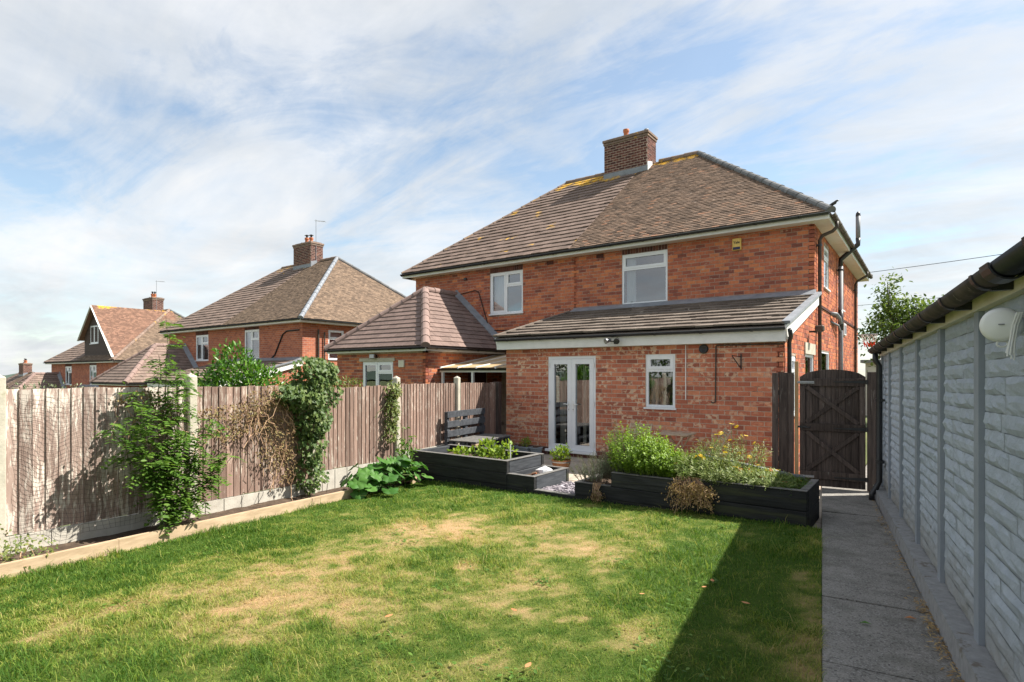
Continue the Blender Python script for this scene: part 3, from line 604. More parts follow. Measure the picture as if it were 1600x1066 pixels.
# timber edging and soil strip along the fence
def make_edging():
    m = MB(GF); V = [(x, y, T(-6, y) + z + random.uniform(-.012, .012)) for y in np.linspace(-2.5, 8.0, 60) for x, z in ((-6.54, .07), (-6.35, .06), (-6.15, .05), (-6.05, .05))]
    m.add(V, [(4 * i + k, 4 * i + k + 1, 4 * i + k + 5, 4 * i + k + 4) for i in range(59) for k in range(3)]); struct(m.build('flower_border', MAT['soil'], smooth=True))
    e = thing('timber_edging', 'pale new sawn timber edging boards between lawn and fence border', 'edging', G(-6.03, 4, -.02), DLT)
    for a, b in ((-2.4, .9), (.9, 3.03), (3.03, 5.42), (5.42, 6.35), (7.55, 7.78)):
        m = MB(GF); g = .003; x0, x1 = -6.075, -6.02; z0 = lambda y: T(-6, y) - .08; z1 = lambda y: T(-6, y) + .125; k = random.uniform(-.006, .006)
        m.hexa([(x0, a + g, z0(a)), (x1, a + g, z0(a)), (x1, b - g, z0(b)), (x0, b - g, z0(b)), (x0 + k, a + g, z1(a)), (x1 + k, a + g, z1(a)), (x1, b - g, z1(b)), (x0, b - g, z1(b))]); m.build('board', MAT['new_timber'], e)
make_edging()
# ================================================================== HOUSES
CH, BL, JT = .0865, .225, .0125
_bm = {}
def brick_mesh(mat):
    if mat not in _bm:
        l, h = (BL - JT) / 2, (CH - JT) / 2
        me = bpy.data.meshes.new('brick'); b = .003
        V = [(-l, -.02, -h), (l, -.02, -h), (l, -.02, h), (-l, -.02, h), (-l, .003, -h), (l, .003, -h), (l, .003, h), (-l, .003, h), (-l + b, .0055, -h + b), (l - b, .0055, -h + b), (l - b, .0055, h - b), (-l + b, .0055, h - b)]
        F = [(0, 1, 5, 4), (1, 2, 6, 5), (2, 3, 7, 6), (3, 0, 4, 7), (4, 5, 9, 8), (5, 6, 10, 9), (6, 7, 11, 10), (7, 4, 8, 11), (8, 9, 10, 11)]
        me.from_pydata(V, [], F); me.materials.append(MAT[mat]); _bm[mat] = me
    return _bm[mat]
def cells(u0, u1, z0, z1, ops):
    us = sorted({u0, u1, *[min(max(o[k], u0), u1) for o in ops for k in (0, 1)]}); zs = sorted({z0, z1, *[min(max(o[k], z0), z1) for o in ops for k in (2, 3)]})
    for a, b in zip(us, us[1:]):
        for c, d in zip(zs, zs[1:]):
            m = ((a + b) / 2, (c + d) / 2)
            if b - a > 1e-4 and d - c > 1e-4 and not any(o[0] < m[0] < o[1] and o[2] < m[1] < o[3] for o in ops): yield a, b, c, d
def wall(F, u0, u1, z0, z1, ops, root, lod, store, mat='brick_old', top=None, zbrick=None, corner=0):
    """one wall: core with holes, plus its bricks. store collects (F, u, z) of whole bricks and an MB of cut ones"""
    core = MB(F); far = lod > 0
    for a, b, c, d in cells(u0, u1, z0, z1, ops): core.box(a, b, -.11, .002 if far else 0, c, d)
    if top: core.prism([(u0, -.11, z1), (u1, -.11, z1)] + [(u, -.11, z) for u, z in reversed(top)], (0, .112 if far else .11, 0))
    core.build('wall', MAT['brick_far'] if far else MAT['mortar' if mat == 'brick_ext' else 'mortar_old'], root)
    if far: return
    tf = (lambda u: z1) if not top else (lambda u: float(np.interp(u, [t[0] for t in top], [t[1] for t in top])))
    zb_ = z0 if zbrick is None else zbrick
    row = int(math.floor(zb_ / CH))
    zmax = max([z1] + [t[1] for t in (top or [])])
    while row * CH < zmax - .01:
        zc = (row + .5) * CH; k = 0; u = u0 - BL - (BL / 2 if row % 2 else 0) + corner
        while u < u1:
            a, b = max(u, u0), min(u + BL, u1); segs = [(a, b)] if b > a else []
            for o in ops:
                if o[2] - CH * .45 < zc < o[3] + CH * .45:
                    ns = []
                    for s, e in segs:
                        if o[1] <= s or o[0] >= e: ns.append((s, e)); continue
                        if s < o[0]: ns.append((s, o[0]))
                        if e > o[1]: ns.append((o[1], e))
                    segs = ns
            for s, e in segs:
                if e - s < .012 or zc + CH * .3 > min(tf(s), tf(e)): continue
                if abs(e - s - BL) < 1e-5 : store['full'].append((F, (s + e) / 2, zc, mat))
                else:
                    h = (CH - JT) / 2; m = store['cut'].setdefault(mat, MB()); m.F = F; x0 = s + (JT / 2 if s > u0 else 0); x1 = e - (JT / 2 if e < u1 else 0); n = .0055 + random.uniform(-.002, .002)
                    m.box(x0, x1, -.02, n, zc - h, zc + h)
            u += BL
        row += 1
def finish_bricks(store, root, key, nobj=300):
    full = sorted(store['full'], key=key); l, h = (BL - JT) / 2, (CH - JT) / 2
    for F, u, z, mat in full[:nobj]:
        piece('brick', brick_mesh(mat), F @ Matrix.Translation((u, random.uniform(-.002, .002), z)) @ Matrix.Rotation(random.uniform(-.006, .006), 4, 'Y'), root)
    for F, u, z, mat in full[nobj:]:
        m = store['cut'].setdefault(mat, MB()); m.F = F; n = .0055 + random.uniform(-.0025, .0025); q = random.uniform(-.002, .002); m.box(u - l + q, u + l + q, -.02, n, z - h, z + h)
    for mat, m in store['cut'].items(): m.build('brickwork', MAT[mat], root, kind='stuff')
def soldier(F, u0, u1, z0, z1, root, mat='brick_dark'):
    n = max(1, round((u1 - u0) / .078)); w = (u1 - u0) / n; m = MB(F); m.box(u0, u1, -.11, 0, z0, z1); lt = m.build('lintel', MAT['mortar'], root)
    for k in range(n): q = MB(F); q.box(u0 + k * w + .005, u0 + (k + 1) * w - .005, -.02, .010 + random.uniform(-.002, .002), z0 + .004, z1 - .004); q.build('brick', MAT[mat], lt)
def window(F, u0, u1, z0, z1, lay, root, sill=True, curtain=None, name='window', open_=None):
    fr = MB(F); b = .05; n0, n1 = -.075, -.012
    fr.box(u0, u0 + b, n0, n1, z0, z1); fr.box(u1 - b, u1, n0, n1, z0, z1); fr.box(u0 + b, u1 - b, n0, n1, z0, z0 + b); fr.box(u0 + b, u1 - b, n0, n1, z1 - b, z1)
    W, H = u1 - u0, z1 - z0; lights = []
    if lay == 'two':
        um = u0 + W * .50; zt_ = z0 + H * .66; fr.box(um - .03, um + .03, n0, n1, z0 + b, z1 - b); fr.box(um + .03, u1 - b, n0, n1, zt_ - .03, zt_ + .03)
        lights = [(u0 + b, um - .03, z0 + b, z1 - b, 1), (um + .03, u1 - b, zt_ + .03, z1 - b, 1), (um + .03, u1 - b, z0 + b, zt_ - .03, 0)]
    elif lay == 'vent':
        zt_ = z0 + H * .70; fr.box(u0 + b, u1 - b, n0, n1, zt_ - .03, zt_ + .03); lights = [(u0 + b, u1 - b, zt_ + .03, z1 - b, 1), (u0 + b, u1 - b, z0 + b, zt_ - .03, 0)]
    elif lay == 'pair':
        um = u0 + W * .5; fr.box(um - .03, um + .03, n0, n1, z0 + b, z1 - b); lights = [(u0 + b, um - .03, z0 + b, z1 - b, 1), (um + .03, u1 - b, z0 + b, z1 - b, 1)]
    else: lights = [(u0 + b, u1 - b, z0 + b, z1 - b, 0)]
    w = fr.build(name, MAT['upvc'], root)
    for a, c, d, e, op in lights:
        g = .012
        if op:
            s = MB(F); g = .048; s.box(a - .012, a + g, -.055, -.002, d - .012, e + .012); s.box(c - g, c + .012, -.055, -.002, d - .012, e + .012); s.box(a + g, c - g, -.055, -.002, d - .012, d + g); s.box(a + g, c - g, -.055, -.002, e - g, e + .012); s.build('sash', MAT['upvc'], w)
        p = MB(F); p.add([(a + g - .01, -.035, d + g - .01), (c - g + .01, -.035, d + g - .01), (c - g + .01, -.035, e - g + .01), (a + g - .01, -.035, e - g + .01)], [(0, 3, 2, 1)]); p.build('pane', MAT['glass'], w)
    if sill: m = MB(F); m.box(u0 - .03, u1 + .03, -.05, .045, z0 - .035, z0); m.build('sill', MAT['upvc'], w)
    if curtain:
        for (a, c) in curtain[1]:
            m = MB(F); n = 22; V = []
            for i in range(n + 1):
                uu = a + (c - a) * i / n; nn = -.17 + .022 * math.sin(i * 1.9) + .008 * math.sin(i * .7)
                V += [(uu, nn, z0 + .02), (uu, nn, z1 - .02)]
            m.add(V, [(2 * i, 2 * i + 2, 2 * i + 3, 2 * i + 1) for i in range(n)]); m.build('curtain', MAT[curtain[0]], w, True)
    return w
def inpoly(poly, v):
    xs = []
    for (u0, v0), (u1, v1) in zip(poly, poly[1:] + poly[:1]):
        if (v0 - v) * (v1 - v) <= 0 and v0 != v1: xs.append(u0 + (u1 - u0) * (v - v0) / (v1 - v0))
    return (min(xs), max(xs)) if len(xs) >= 2 else None
def slope(roof, root, P0, U, V, poly, w, g, t, mat, nobj=0, name='roof_tile', sheet=True, key=None, jit=1.0):
    """tiles over a plane: P0 origin, U along the eaves, V up the slope, poly in (u, v)"""
    P0 = Vector(P0); U = Vector(U).normalized(); V = Vector(V).normalized(); Nn = U.cross(V)
    if Nn.z < 0: Nn = -Nn
    Fm = Matrix(((U.x, V.x, Nn.x, P0.x), (U.y, V.y, Nn.y, P0.y), (U.z, V.z, Nn.z, P0.z), (0, 0, 0, 1)))
    if sheet:
        m = MB(Fm); m.prism([(u, v, -.02) for u, v in poly], (0, 0, -.03)); m.build('roof_deck', MAT[mat], root)
    vmax = max(v for _, v in poly); tiles = []; row = 0; v = 0
    while v < vmax - .01:
        iv = inpoly(poly, min(v + g * .5, vmax - .005))
        if iv:
            a, b = iv; u = math.floor(a / w) * w - (w / 2 if row % 2 else 0)
            while u < b:
                s, e = max(u, a), min(u + w, b)
                if e - s > .012: tiles.append((s, e, v, abs(e - s - w) < 1e-5))
                u += w
        v += g; row += 1
    L = g + .035
    def verts(s, e, v0, j, q):
        gp = .0025; s += gp; e -= gp; x = t * .5
        return [(s, v0 + q, x + j), (e, v0 + q, x + j), (e, v0 + L, -x), (s, v0 + L, -x), (s, v0 + q, x + t + j), (e, v0 + q, x + t + j), (e, v0 + L, x), (s, v0 + L, x)]
    tiles.sort(key=(lambda r: -r[0]) if key is None else key); st = MB(Fm); cnt = 0; me = None
    fs = [(4, 5, 6, 7), (0, 1, 5, 4), (1, 2, 6, 5), (3, 0, 4, 7)]
    for s, e, v0, full in tiles:
        if v0 + L > vmax: pass
        j = random.uniform(-.15, .35) * t * jit; q = random.uniform(-.006, .006) * jit
        if full and cnt < nobj:
            if me is None: me = bpy.data.meshes.new(name); me.from_pydata(verts(0, w, 0, 0, 0), [], fs); me.materials.append(MAT[mat])
            piece(name, me, Fm @ Matrix.Translation((s, v0 + q, j * .6)) @ Matrix.Rotation(random.uniform(-.006, .006) * jit, 4, 'Z'), roof); cnt += 1
        else: st.add(verts(s, e, v0, j, q), fs)
    if st.v: st.build('roof_tiling', MAT[mat], root, kind='stuff')
_rt = {}
def ridge_run(parent, p, q, mat, r=.115, seg=.42, far=False):
    p = Vector(p); q = Vector(q); d = q - p; n = max(1, round(d.length / seg)); L = d.length / n; d.normalize(); sd = d.cross(Vector((0, 0, 1))).normalized(); up = sd.cross(d)
    key = (mat, round(L, 3), r)
    if key not in _rt:
        V = []; k = 8
        for x, rr in ((-.02, r * 1.06), (L * .25, r * 1.0), (L, r * .93)): V += [(x, rr * math.cos(a), rr * math.sin(a) * .95) for a in np.linspace(-.35, math.pi + .35, k + 1)]
        F = [(i * (k + 1) + j, i * (k + 1) + j + 1, (i + 1) * (k + 1) + j + 1, (i + 1) * (k + 1) + j) for i in range(2) for j in range(k)] + [tuple(range(k + 1))]
        me = bpy.data.meshes.new('ridge_tile'); me.from_pydata(V, [], F); me.materials.append(MAT[mat]); _rt[key] = me
    for i in range(n):
        o = p + d * (L * i) - up * .03; piece('ridge_tile', _rt[key], Matrix(((d.x, sd.x, up.x, o.x), (d.y, sd.y, up.y, o.y), (d.z, sd.z, up.z, o.z + random.uniform(-.005, .005)), (0, 0, 0, 1))), parent)
def eaves(root, O, p, q, out, fascia_h=.15, soff=.3, r=.056, gm='black_plastic'):
    """fascia, soffit and gutter from p to q (top outer edge of the fascia), out = outward direction"""
    p = Vector(p); q = Vector(q); out = Vector(out); d = (q - p).normalized()
    m = MB(O); a, b = p - out * .02, q - out * .02; m.hexa([tuple(a - Vector((0, 0, fascia_h))), tuple(b - Vector((0, 0, fascia_h))), tuple(b + out * .02 - Vector((0, 0, fascia_h))), tuple(a + out * .02 - Vector((0, 0, fascia_h))), tuple(a), tuple(b), tuple(b + out * .02), tuple(a + out * .02)]); m.build('fascia', MAT['fascia'], root)
    if soff:
        m = MB(O); z = Vector((0, 0, fascia_h - .004)); m.prism([tuple(p - z - out * .02), tuple(q - z - out * .02), tuple(q - z - out * soff), tuple(p - z - out * soff)], (0, 0, .01)); m.build('soffit', MAT['soffit'], root)
    m = MB(O); g0 = p + out * (r + .004) + Vector((0, 0, -.015)); g1 = q + out * (r + .004) + Vector((0, 0, -.015)); m.halfpipe(g0, g1, r, .004, 8)
    k = int((q - p).length / .9) + 1
    for i in range(k):
        c = g0 + (g1 - g0) * ((i + .4) / k); m.halfpipe(c - d * .02, c + d * .02, r + .007, .006, 8)
    m.build('gutter', MAT[gm], root, True)

def chimney(O, root, x0, x1, y0, y1, z0, z1, lod, pots):
    m = MB(O); m.box(x0 + .001, x1 - .001, y0 + .001, y1 - .001, z0, z1); c = m.build('chimney', MAT['mortar'], root); st = MB(O)
    for F, a, b in ((O @ FY(y0), x0, x1), (O @ FX(x1), y0, y1), (O @ FX(x0) @ Matrix.Scale(-1, 4, (0, 1, 0)), y0, y1)):
        st.F = F; row = 0; z = z0
        while z < z1 - .1:
            u = a - (BL / 2 if row % 2 else 0)
            while u < b:
                s, e = max(u, a), min(u + BL, b)
                if e - s > .04: st.box(s + .008, e - .008, -.02, .005 + random.uniform(-.002, .002), z + .008, z + CH - .008)
                u += BL
            z += CH; row += 1
    st.build('brickwork', MAT['brick_dark'], c, kind='stuff')
    m = MB(O)
    for i, (g, h) in enumerate(((.03, .085), (.055, .10))):
        zz = z1 - .13 + i * .09; m.bbox(x0 - g, x1 + g, y0 - g, y1 + g, zz, zz + h - .006, .012)
    m.prism([(x0 + .05, y0 + .05, z1 + .05), (x1 - .05, y0 + .05, z1 + .05), (x1 - .05, y1 - .05, z1 + .05), (x0 + .05, y1 - .05, z1 + .05)], (0, 0, .05)); m.build('chimney_cap', MAT['ridge_clay'], c)
    for px, py, h, r, kind in pots:
        m = MB(O); z = z1 + .07
        if kind == 'clay': m.lathe([(r * .95, 0), (r * 1.1, .04), (r * .9, .08), (r * .82, h * .6), (r, h * .75), (r * 1.12, h * .82), (r * 1.0, h * .9), (r * 1.1, h), (r * .8, h), (r * .75, h * .8)], (px, py, z), 16)
        else: m.lathe([(r, 0), (r, h), (0, h + .01)], (px, py, z), 14)
        m.build('chimney_pot', MAT['terracotta' if kind == 'clay' else 'grey_pipe'], c, True)
        if kind == 'clay' and lod: m = MB(O); m.lathe([(r * .5, h), (r * .5, h + .12), (r * 1.2, h + .13), (0, h + .2)], (px, py, z), 12); m.build('cowl', MAT['black_plastic'], c)
    # lead round the foot
    m = MB(O); m.bbox(x0 - .02, x1 + .02, y0 - .025, y0 + .005, z0, z0 + .40, .004); m.build('flashing', MAT['lead'], c)
    m = MB(O); m.prism([(x1, y0 - .02, z0 + .1), (x1, y0 + .37, z0 + .32), (x1, y0 + .37, z0 + .62), (x1, y0 - .02, z0 + .52)], (.03, 0, 0)); m.build('flashing', MAT['white_metal' if not lod else 'lead'], c)
    return c

XR, XM, XL, YE, YM, YB = -2.0, -7.96, -14.28, 10.6, 13.87, 23.3      # wall lines of a pair
ER, EL, EY, EZ, RY, RZ = -1.66, -14.62, 13.53, 5.20, 18.6, 8.98       # eaves and ridge
AR, AL = -6.06, -11.02                                                # ridge ends
def shell(O, root, xa, xb, side):
    """walls nobody sees from the garden: street side, party wall, floors"""
    m = MB(O); m.box(xa + .01, xb - .01, YB - .1, YB, -.4, 5.2)
    m.box(XM - .05 if side == 'R' else XM, XM if side == 'R' else XM + .05, YM, YB - .11, -.4, 5.15)
    if side == 'L': m.box(XL, XL + .1, YM + .12, YB - .11, -.4, 5.2)
    m.build('wall', MAT['brick_far'], root)
    m = MB(O); m.box(xa + .12, xb - .12, YM + .12, YB - .12, 2.5, 2.62); m.box(xa + .12, xb - .12, YM + .12, YB - .12, -.1, .06); m.box(xa + .12, xb - .12, YM + 3.2, YM + 3.25, .06, 5.1); m.build('inner_floor', MAT['room_dark'], root)
def house_R(ox, oz, lod, label, group):
    O = Matrix.Translation((ox, 0, oz)); root = thing('semi_detached_house', label, 'house', (-5 + ox, 13, oz), 0, group); st = dict(full=[], cut={})
    D = (-6.767, -5.60, .105, 2.155); W1 = (-4.493, -3.90, 1.13, 2.165); UW = (-6.543, -5.30, 3.60, 4.92)
    win = 'vent' if not lod else 'two'
    front = [D, W1] if not lod else [W1]
    wall(O @ FY(YE), -7.93, XR, .18 if not lod else -.3, 2.36, front, root, lod, st, 'brick_ext')
    if not lod:
        wall(O @ FY(YE), -7.93, XR, -.3, .18, [D], root, lod, st, 'brick_dark')
    wall(O @ FY(YM), XM, XR, -.3, 5.2, [UW, (UW[0], UW[1], UW[3], 5.12)], root, lod, st, 'brick_old', zbrick=2.9)
    soldier(O @ FY(YM), UW[0], UW[1], UW[3] + .004, 5.12, root)
    sops = [(11.28, 11.72, 1.05, 2.12), (12.72, 13.78, .1, 2.18), (14.9, 16.2, .1, 2.32), (15.27, 16.10, 3.85, 4.86), (17.9, 19.2, 3.62, 4.84), (18.95, 19.45, 2.90, 3.25)]
    if lod: sops = [(15.14, 15.95, 3.55, 4.82)]
    wall(O @ FX(XR), YE, YM, -.3, 2.36, [o for o in sops if o[1] < YM], root, lod, st, 'brick_old', top=[(YE, 2.40), (YM, 3.44)], corner=.11)
    wall(O @ FX(XR), YM, YB, -.3, 5.2, [o for o in sops if o[0] > YM], root, lod, st, 'brick_old', corner=.0)
    m = MB(O); m.box(-7.93, -7.83, YE + .12, YM - .12, -.3, 2.36); m.build('wall', MAT['brick_far'], root)
    m = MB(O); m.box(-7.8, -2.13, YE + .13, YM - .13, -.1, .10); m.build('inner_floor', MAT['room_dark'], root); shell(O, root, XM, XR, 'R')
    m = MB(O); m.box(-7.8, -2.13, YM - .14, YM - .12, .1, 2.36); m.build('inner_wall', MAT['room_dark'], root)
    # windows
    window(O @ FY(YM), *UW[:2], UW[2], UW[3], win, root, curtain=('net_curtain', [(UW[0] + .06, UW[0] + .32)]))
    window(O @ FY(YE), *W1, 'vent' if not lod else 'two', root, curtain=('curtain', [(W1[0] + .05, W1[0] + .2)]))
    for i, o in enumerate(sops):
        if not lod and i == 5:
            m = MB(O @ FX(XR)); m.bbox(o[0], o[1], -.05, .05, o[2], o[3], .01); v = m.build('vent', MAT['upvc'], root); m = MB(O @ FX(XR)); m.box(o[0] + .08, o[1] - .08, .05, .06, o[2] + .06, o[3] - .06); m.build('grille', MAT['grey_pipe'], v); continue
        window(O @ FX(XR), *o, 'vent' if i in (3, 0) else 'plain', root, sill=i in (0, 3, 4), curtain=('net_curtain', [(o[0] + .06, o[1] - .06)]))
    if not lod:
        m = MB(FX(XR)); m.box(12.6, 13.85, .004, .03, 2.19, 2.42); m.build('lintel', MAT['post_concrete'], root)
    # main roof
    rt = MB(O); rt.box(AR - .02, AR + .02, RY - .02, RY + .02, RZ - .5, RZ - .1); roof = rt.build('roof', MAT['room_dark'], root)
    Ur = RZ - EZ; Vr = Vector((0, RY - EY, Ur)); sl = Vr.length
    tm = 'tile_plain' if not lod else 'tile_plain_far'
    slope(roof, root, O @ Vector((XM, EY, EZ)), (1, 0, 0), Vr, [(0, 0), (ER - XM, 0), (AR - XM, sl), (0, sl)], .168, .105, .018, tm, 90 if not lod else 0, key=lambda r: r[2] * .6 - r[0] * .3)
    Vh = Vector((AR - ER, 0, Ur)); hl = Vh.length; dep = 2 * (RY - EY)
    if lod: slope(roof, root, O @ Vector((ER, EY, EZ)), (0, 1, 0), Vh, [(0, 0), (dep, 0), (dep / 2, hl)], .168, .105, .014, tm)
    else: m = MB(O); m.prism([(ER, EY, EZ), (ER, EY + dep, EZ), (AR, RY, RZ)], (-.03, 0, -.03)); m.build('roof_deck', MAT[tm], root)
    m = MB(O); m.prism([(XM, EY + dep, EZ), (ER, EY + dep, EZ), (AR, RY, RZ), (XM, RY, RZ)], (0, -.03, -.03)); m.build('roof_deck', MAT[tm], root)
    e = O.translation
    ridge_run(roof, Vector((XM + .6, RY, RZ + .03)) + e, Vector((AR, RY, RZ + .03)) + e, 'ridge_clay')
    ridge_run(roof, Vector((ER + .02, EY + .02, EZ + .04)) + e, Vector((AR, RY, RZ + .04)) + e, 'ridge_grey' if not lod else ('lead' if ox > -30 else 'ridge_clay'), .10)
    ridge_run(roof, Vector((ER, EY + dep, EZ + .03)) + e, Vector((AR, RY, RZ + .03)) + e, 'ridge_grey')
    eaves(root, O, (XM, EY + .02, EZ - .01), (ER - .01, EY + .02, EZ - .01), (0, -1, 0), .14, .33)
    eaves(root, O, (ER - .02, EY + .03, EZ - .01), (ER - .02, EY + dep, EZ - .01), (1, 0, 0), .143, .33, gm='brown_gutter' if not lod else 'black_plastic')
    if not lod: pots = [(-9.0, 18.45, .14, .07, 'metal'), (-8.55, 18.45, .34, .10, 'clay'), (-7.80, 18.45, .17, .075, 'metal')]
    else: pots = [(-8.5, 18.45, .34, .11, 'clay'), (-8.1, 18.45, .30, .11, 'clay'), (-8.9, 18.45, .14, .08, 'metal')]
    chimney(O, root, -9.22, -7.62, 18.10, 18.85, 8.40, 9.93, lod, pots)
    # lean-to roof over the extension
    p0 = Vector((-8.06, 10.36, 2.615)); V2 = Vector((0, 13.86 - 10.36, 3.50 - 2.615)); l2 = V2.length
    slope(roof, root, O @ p0, (1, 0, 0), V2, [(0, 0), (6.12, 0), (6.12, l2), (0, l2)], .33, .40, .036, 'tile_ext' if not lod else 'tile_lock_far', 230 if not lod else 0, name='large_roof_tile', key=lambda r: r[2])
    m = MB(O); a = Vector((XM, 13.80, 3.50)); m.hexa([(XM - .04, 13.64, 3.475), (XR + .04, 13.64, 3.475), (XR + .04, 13.86, 3.53), (XM - .04, 13.86, 3.53), (XM - .04, 13.63, 3.495), (XR + .04, 13.63, 3.495), (XR + .04, 13.855, 3.62), (XM - .04, 13.855, 3.62)]); m.build('flashing', MAT['lead'], root)
    for x, s in ((-1.935, 1), (-8.06, -1)):
        m = MB(O); c = V2.normalized(); b0, b1 = Vector((x, 10.36, 2.585)), Vector((x, 13.86, 3.47)); m.prism([tuple(b0 + Vector((0, 0, .02))), tuple(b1 + Vector((0, 0, .02))), tuple(b1 - Vector((0, 0, .19))), tuple(b0 - Vector((0, -.1, .22)))], (.028 * s, 0, 0)); m.build('bargeboard', MAT['white_paint'], root)
        m = MB(O); m.bar(tuple(b0 + Vector((.02 * s, 0, .065))), tuple(b1 + Vector((.02 * s, 0, .065))), .13, .05); m.build('verge', MAT['lead'] if s > 0 else MAT['tile_ext'], root)
    eaves(root, O, (-8.06, 10.40, 2.592), (-1.93, 10.40, 2.592), (0, -1, 0), .255, .2)
    finish_bricks(st, root, key=lambda b: (b[0].translation.y != YE or b[3] == 'brick_dark' or b[2] < .5, -b[1])) if not lod else None
    return root, O, roof
def house_L(ox, oz, lod, label, group):
    O = Matrix.Translation((ox, 0, oz)); root = thing('semi_detached_house', label, 'house', (-11 + ox, 13, oz), 0, group); st = dict(full=[], cut={})
    UW = (-11.003, -9.76, 3.62, 4.89) if not lod else (-11.26, -9.95, 3.58, 4.86); EW = (-13.07, -11.80, 1.2, 2.12); X0, X1 = -14.24, -10.56
    wall(O @ FY(YM), XL, XM, -.3, 5.2, [UW, (UW[0], UW[1], UW[3], 5.12)], root, lod, st, 'brick_old', zbrick=2.2); soldier(O @ FY(YM), UW[0], UW[1], UW[3] + .004, 5.12, root)
    wall(O @ FY(YE), X0, X1, -.3, 2.40, [EW], root, lod, st, 'brick_old', zbrick=1.0); wall(O @ FX(X1), YE, YM, -.3, 2.40, [(12.3, 13.15, -.1, 1.95)], root, lod, st, 'brick_old', zbrick=1.0, corner=.1)
    m = MB(O); m.box(X0, X0 + .1, YE + .12, YM - .12, -.3, 2.4); m.build('wall', MAT['brick_far'], root); shell(O, root, XL, XM, 'L')
    m = MB(O); m.box(X0 + .12, X1 - .12, YE + .6, YE + .62, -.2, 2.4); m.build('inner_wall', MAT['room_dark'], root)
    window(O @ FY(YM), *UW, 'two', root, curtain=('net_curtain', [(UW[0] + .06, UW[0] + .55)])); window(O @ FY(YE), *EW, 'two', root)
    m = MB(O @ FY(YE)); m.box(EW[0] - .10, EW[1] + .10, .012, .045, EW[3] + .005, EW[3] + .10); m.build('lintel', MAT['post_concrete'], root)
    m = MB(O @ FX(X1)); m.box(12.31, 13.14, -.06, -.02, -.1, 1.94); d = m.build('door', MAT['brick_dark'], root); m = MB(O @ FX(X1)); m.box(12.33, 12.37, -.02, .04, .9, .93); m.build('handle', MAT['metal'], d)
    rt = MB(O); rt.box(AL - .02, AL + .02, RY - .02, RY + .02, RZ - .5, RZ - .1); roof = rt.build('roof', MAT['room_dark'], root)
    Ur = RZ - EZ; Vr = Vector((0, RY - EY, Ur)); sl = Vr.length; dep = 2 * (RY - EY); tm = 'tile_lock' if not lod else 'tile_lock_far'
    slope(roof, root, O @ Vector((EL, EY, EZ)), (1, 0, 0), Vr, [(0, 0), (XM - EL, 0), (XM - EL, sl), (AL - EL, sl)], .30, .285, .030, tm, 190 if not lod else 0, key=lambda r: -r[0] * .5 + r[2] * .3)
    m = MB(O); m.prism([(EL, EY, EZ), (AL, RY, RZ), (EL, EY + dep, EZ)], (.03, 0, -.03)); m.prism([(EL, EY + dep, EZ), (XM, EY + dep, EZ), (XM, RY, RZ), (AL, RY, RZ)], (0, -.03, -.03)); m.build('roof_deck', MAT[tm], root)
    e = O.translation; ridge_run(roof, Vector((AL, RY, RZ + .02)) + e, Vector((XM - .6, RY, RZ + .02)) + e, 'ridge_clay'); ridge_run(roof, Vector((EL + .02, EY + .02, EZ + .02)) + e, Vector((AL, RY, RZ + .02)) + e, 'ridge_clay', .09)
    ridge_run(roof, Vector((EL, EY + dep, EZ + .02)) + e, Vector((AL, RY, RZ + .02)) + e, 'ridge_clay', .09)
    eaves(root, O, (EL + .01, EY + .02, EZ - .01), (XM, EY + .02, EZ - .01), (0, -1, 0), .14, .33); eaves(root, O, (EL + .02, EY + dep, EZ - .01), (EL + .02, EY + .03, EZ - .01), (-1, 0, 0), .14, .33)
    # hipped roof over the rear wing
    ex0, ex1, ey, ez, ax, ay, az = -14.46, -10.32, 10.36, 2.50, -12.39, 12.42, 4.34; tn = 'tile_new' if not lod else 'tile_lock_far'
    V1 = Vector((0, ay - ey, az - ez)); l1 = V1.length; slope(roof, root, O @ Vector((ex0, ey, ez)), (1, 0, 0), V1, [(0, 0), (ex1 - ex0, 0), (ax - ex0, l1)], .33, .205, .022, tn, 60 if not lod else 0, name='large_roof_tile', key=lambda r: r[2], jit=.35)
    V2 = Vector((ax - ex1, 0, az - ez)); l2 = V2.length; slope(roof, root, O @ Vector((ex1, ey, ez)), (0, 1, 0), V2, [(0, 0), (YM - ey, 0), (YM - ey, l2), (ay - ey, l2)], .33, .205, .022, tn, 60 if not lod else 0, name='large_roof_tile', key=lambda r: r[2], jit=.35)
    m = MB(O); m.prism([(ex0, ey, ez), (ax, ay, az), (ax, YM, az), (ex0, YM, ez)], (.02, 0, -.03)); m.build('roof_deck', MAT[tn], root)
    for p in ((ex1, ey, ez), (ex0, ey, ez)): ridge_run(roof, Vector((*p[:2], p[2] + .03)) + e, Vector((ax, ay, az + .03)) + e, 'ridge_new', .12, .38)
    ridge_run(roof, Vector((ax, ay, az + .03)) + e, Vector((ax, YM - .02, az + .03)) + e, 'ridge_new', .12, .38)
    m = MB(O); m.hexa([(ax, YM - .20, az - .02), (ex1 - .02, YM - .20, ez + .02), (ex1 - .02, YM - .012, ez + .02), (ax, YM - .012, az), (ax, YM - .20, az + .045), (ex1 - .02, YM - .20, ez + .085), (ex1 - .02, YM - .012, ez + .22), (ax, YM - .012, az + .18)]); m.build('flashing', MAT['lead'], root)
    eaves(root, O, (ex0, ey + .03, ez - .01), (ex1 - .03, ey + .03, ez - .01), (0, -1, 0), .12, .2); eaves(root, O, (ex1 - .03, ey + .04, ez - .01), (ex1 - .03, YM - .1, ez - .01), (1, 0, 0), .12, .2)
    if not lod: finish_bricks(st, root, key=lambda b: (b[0].translation.y != YM, -b[1]))
    return root, O, roof

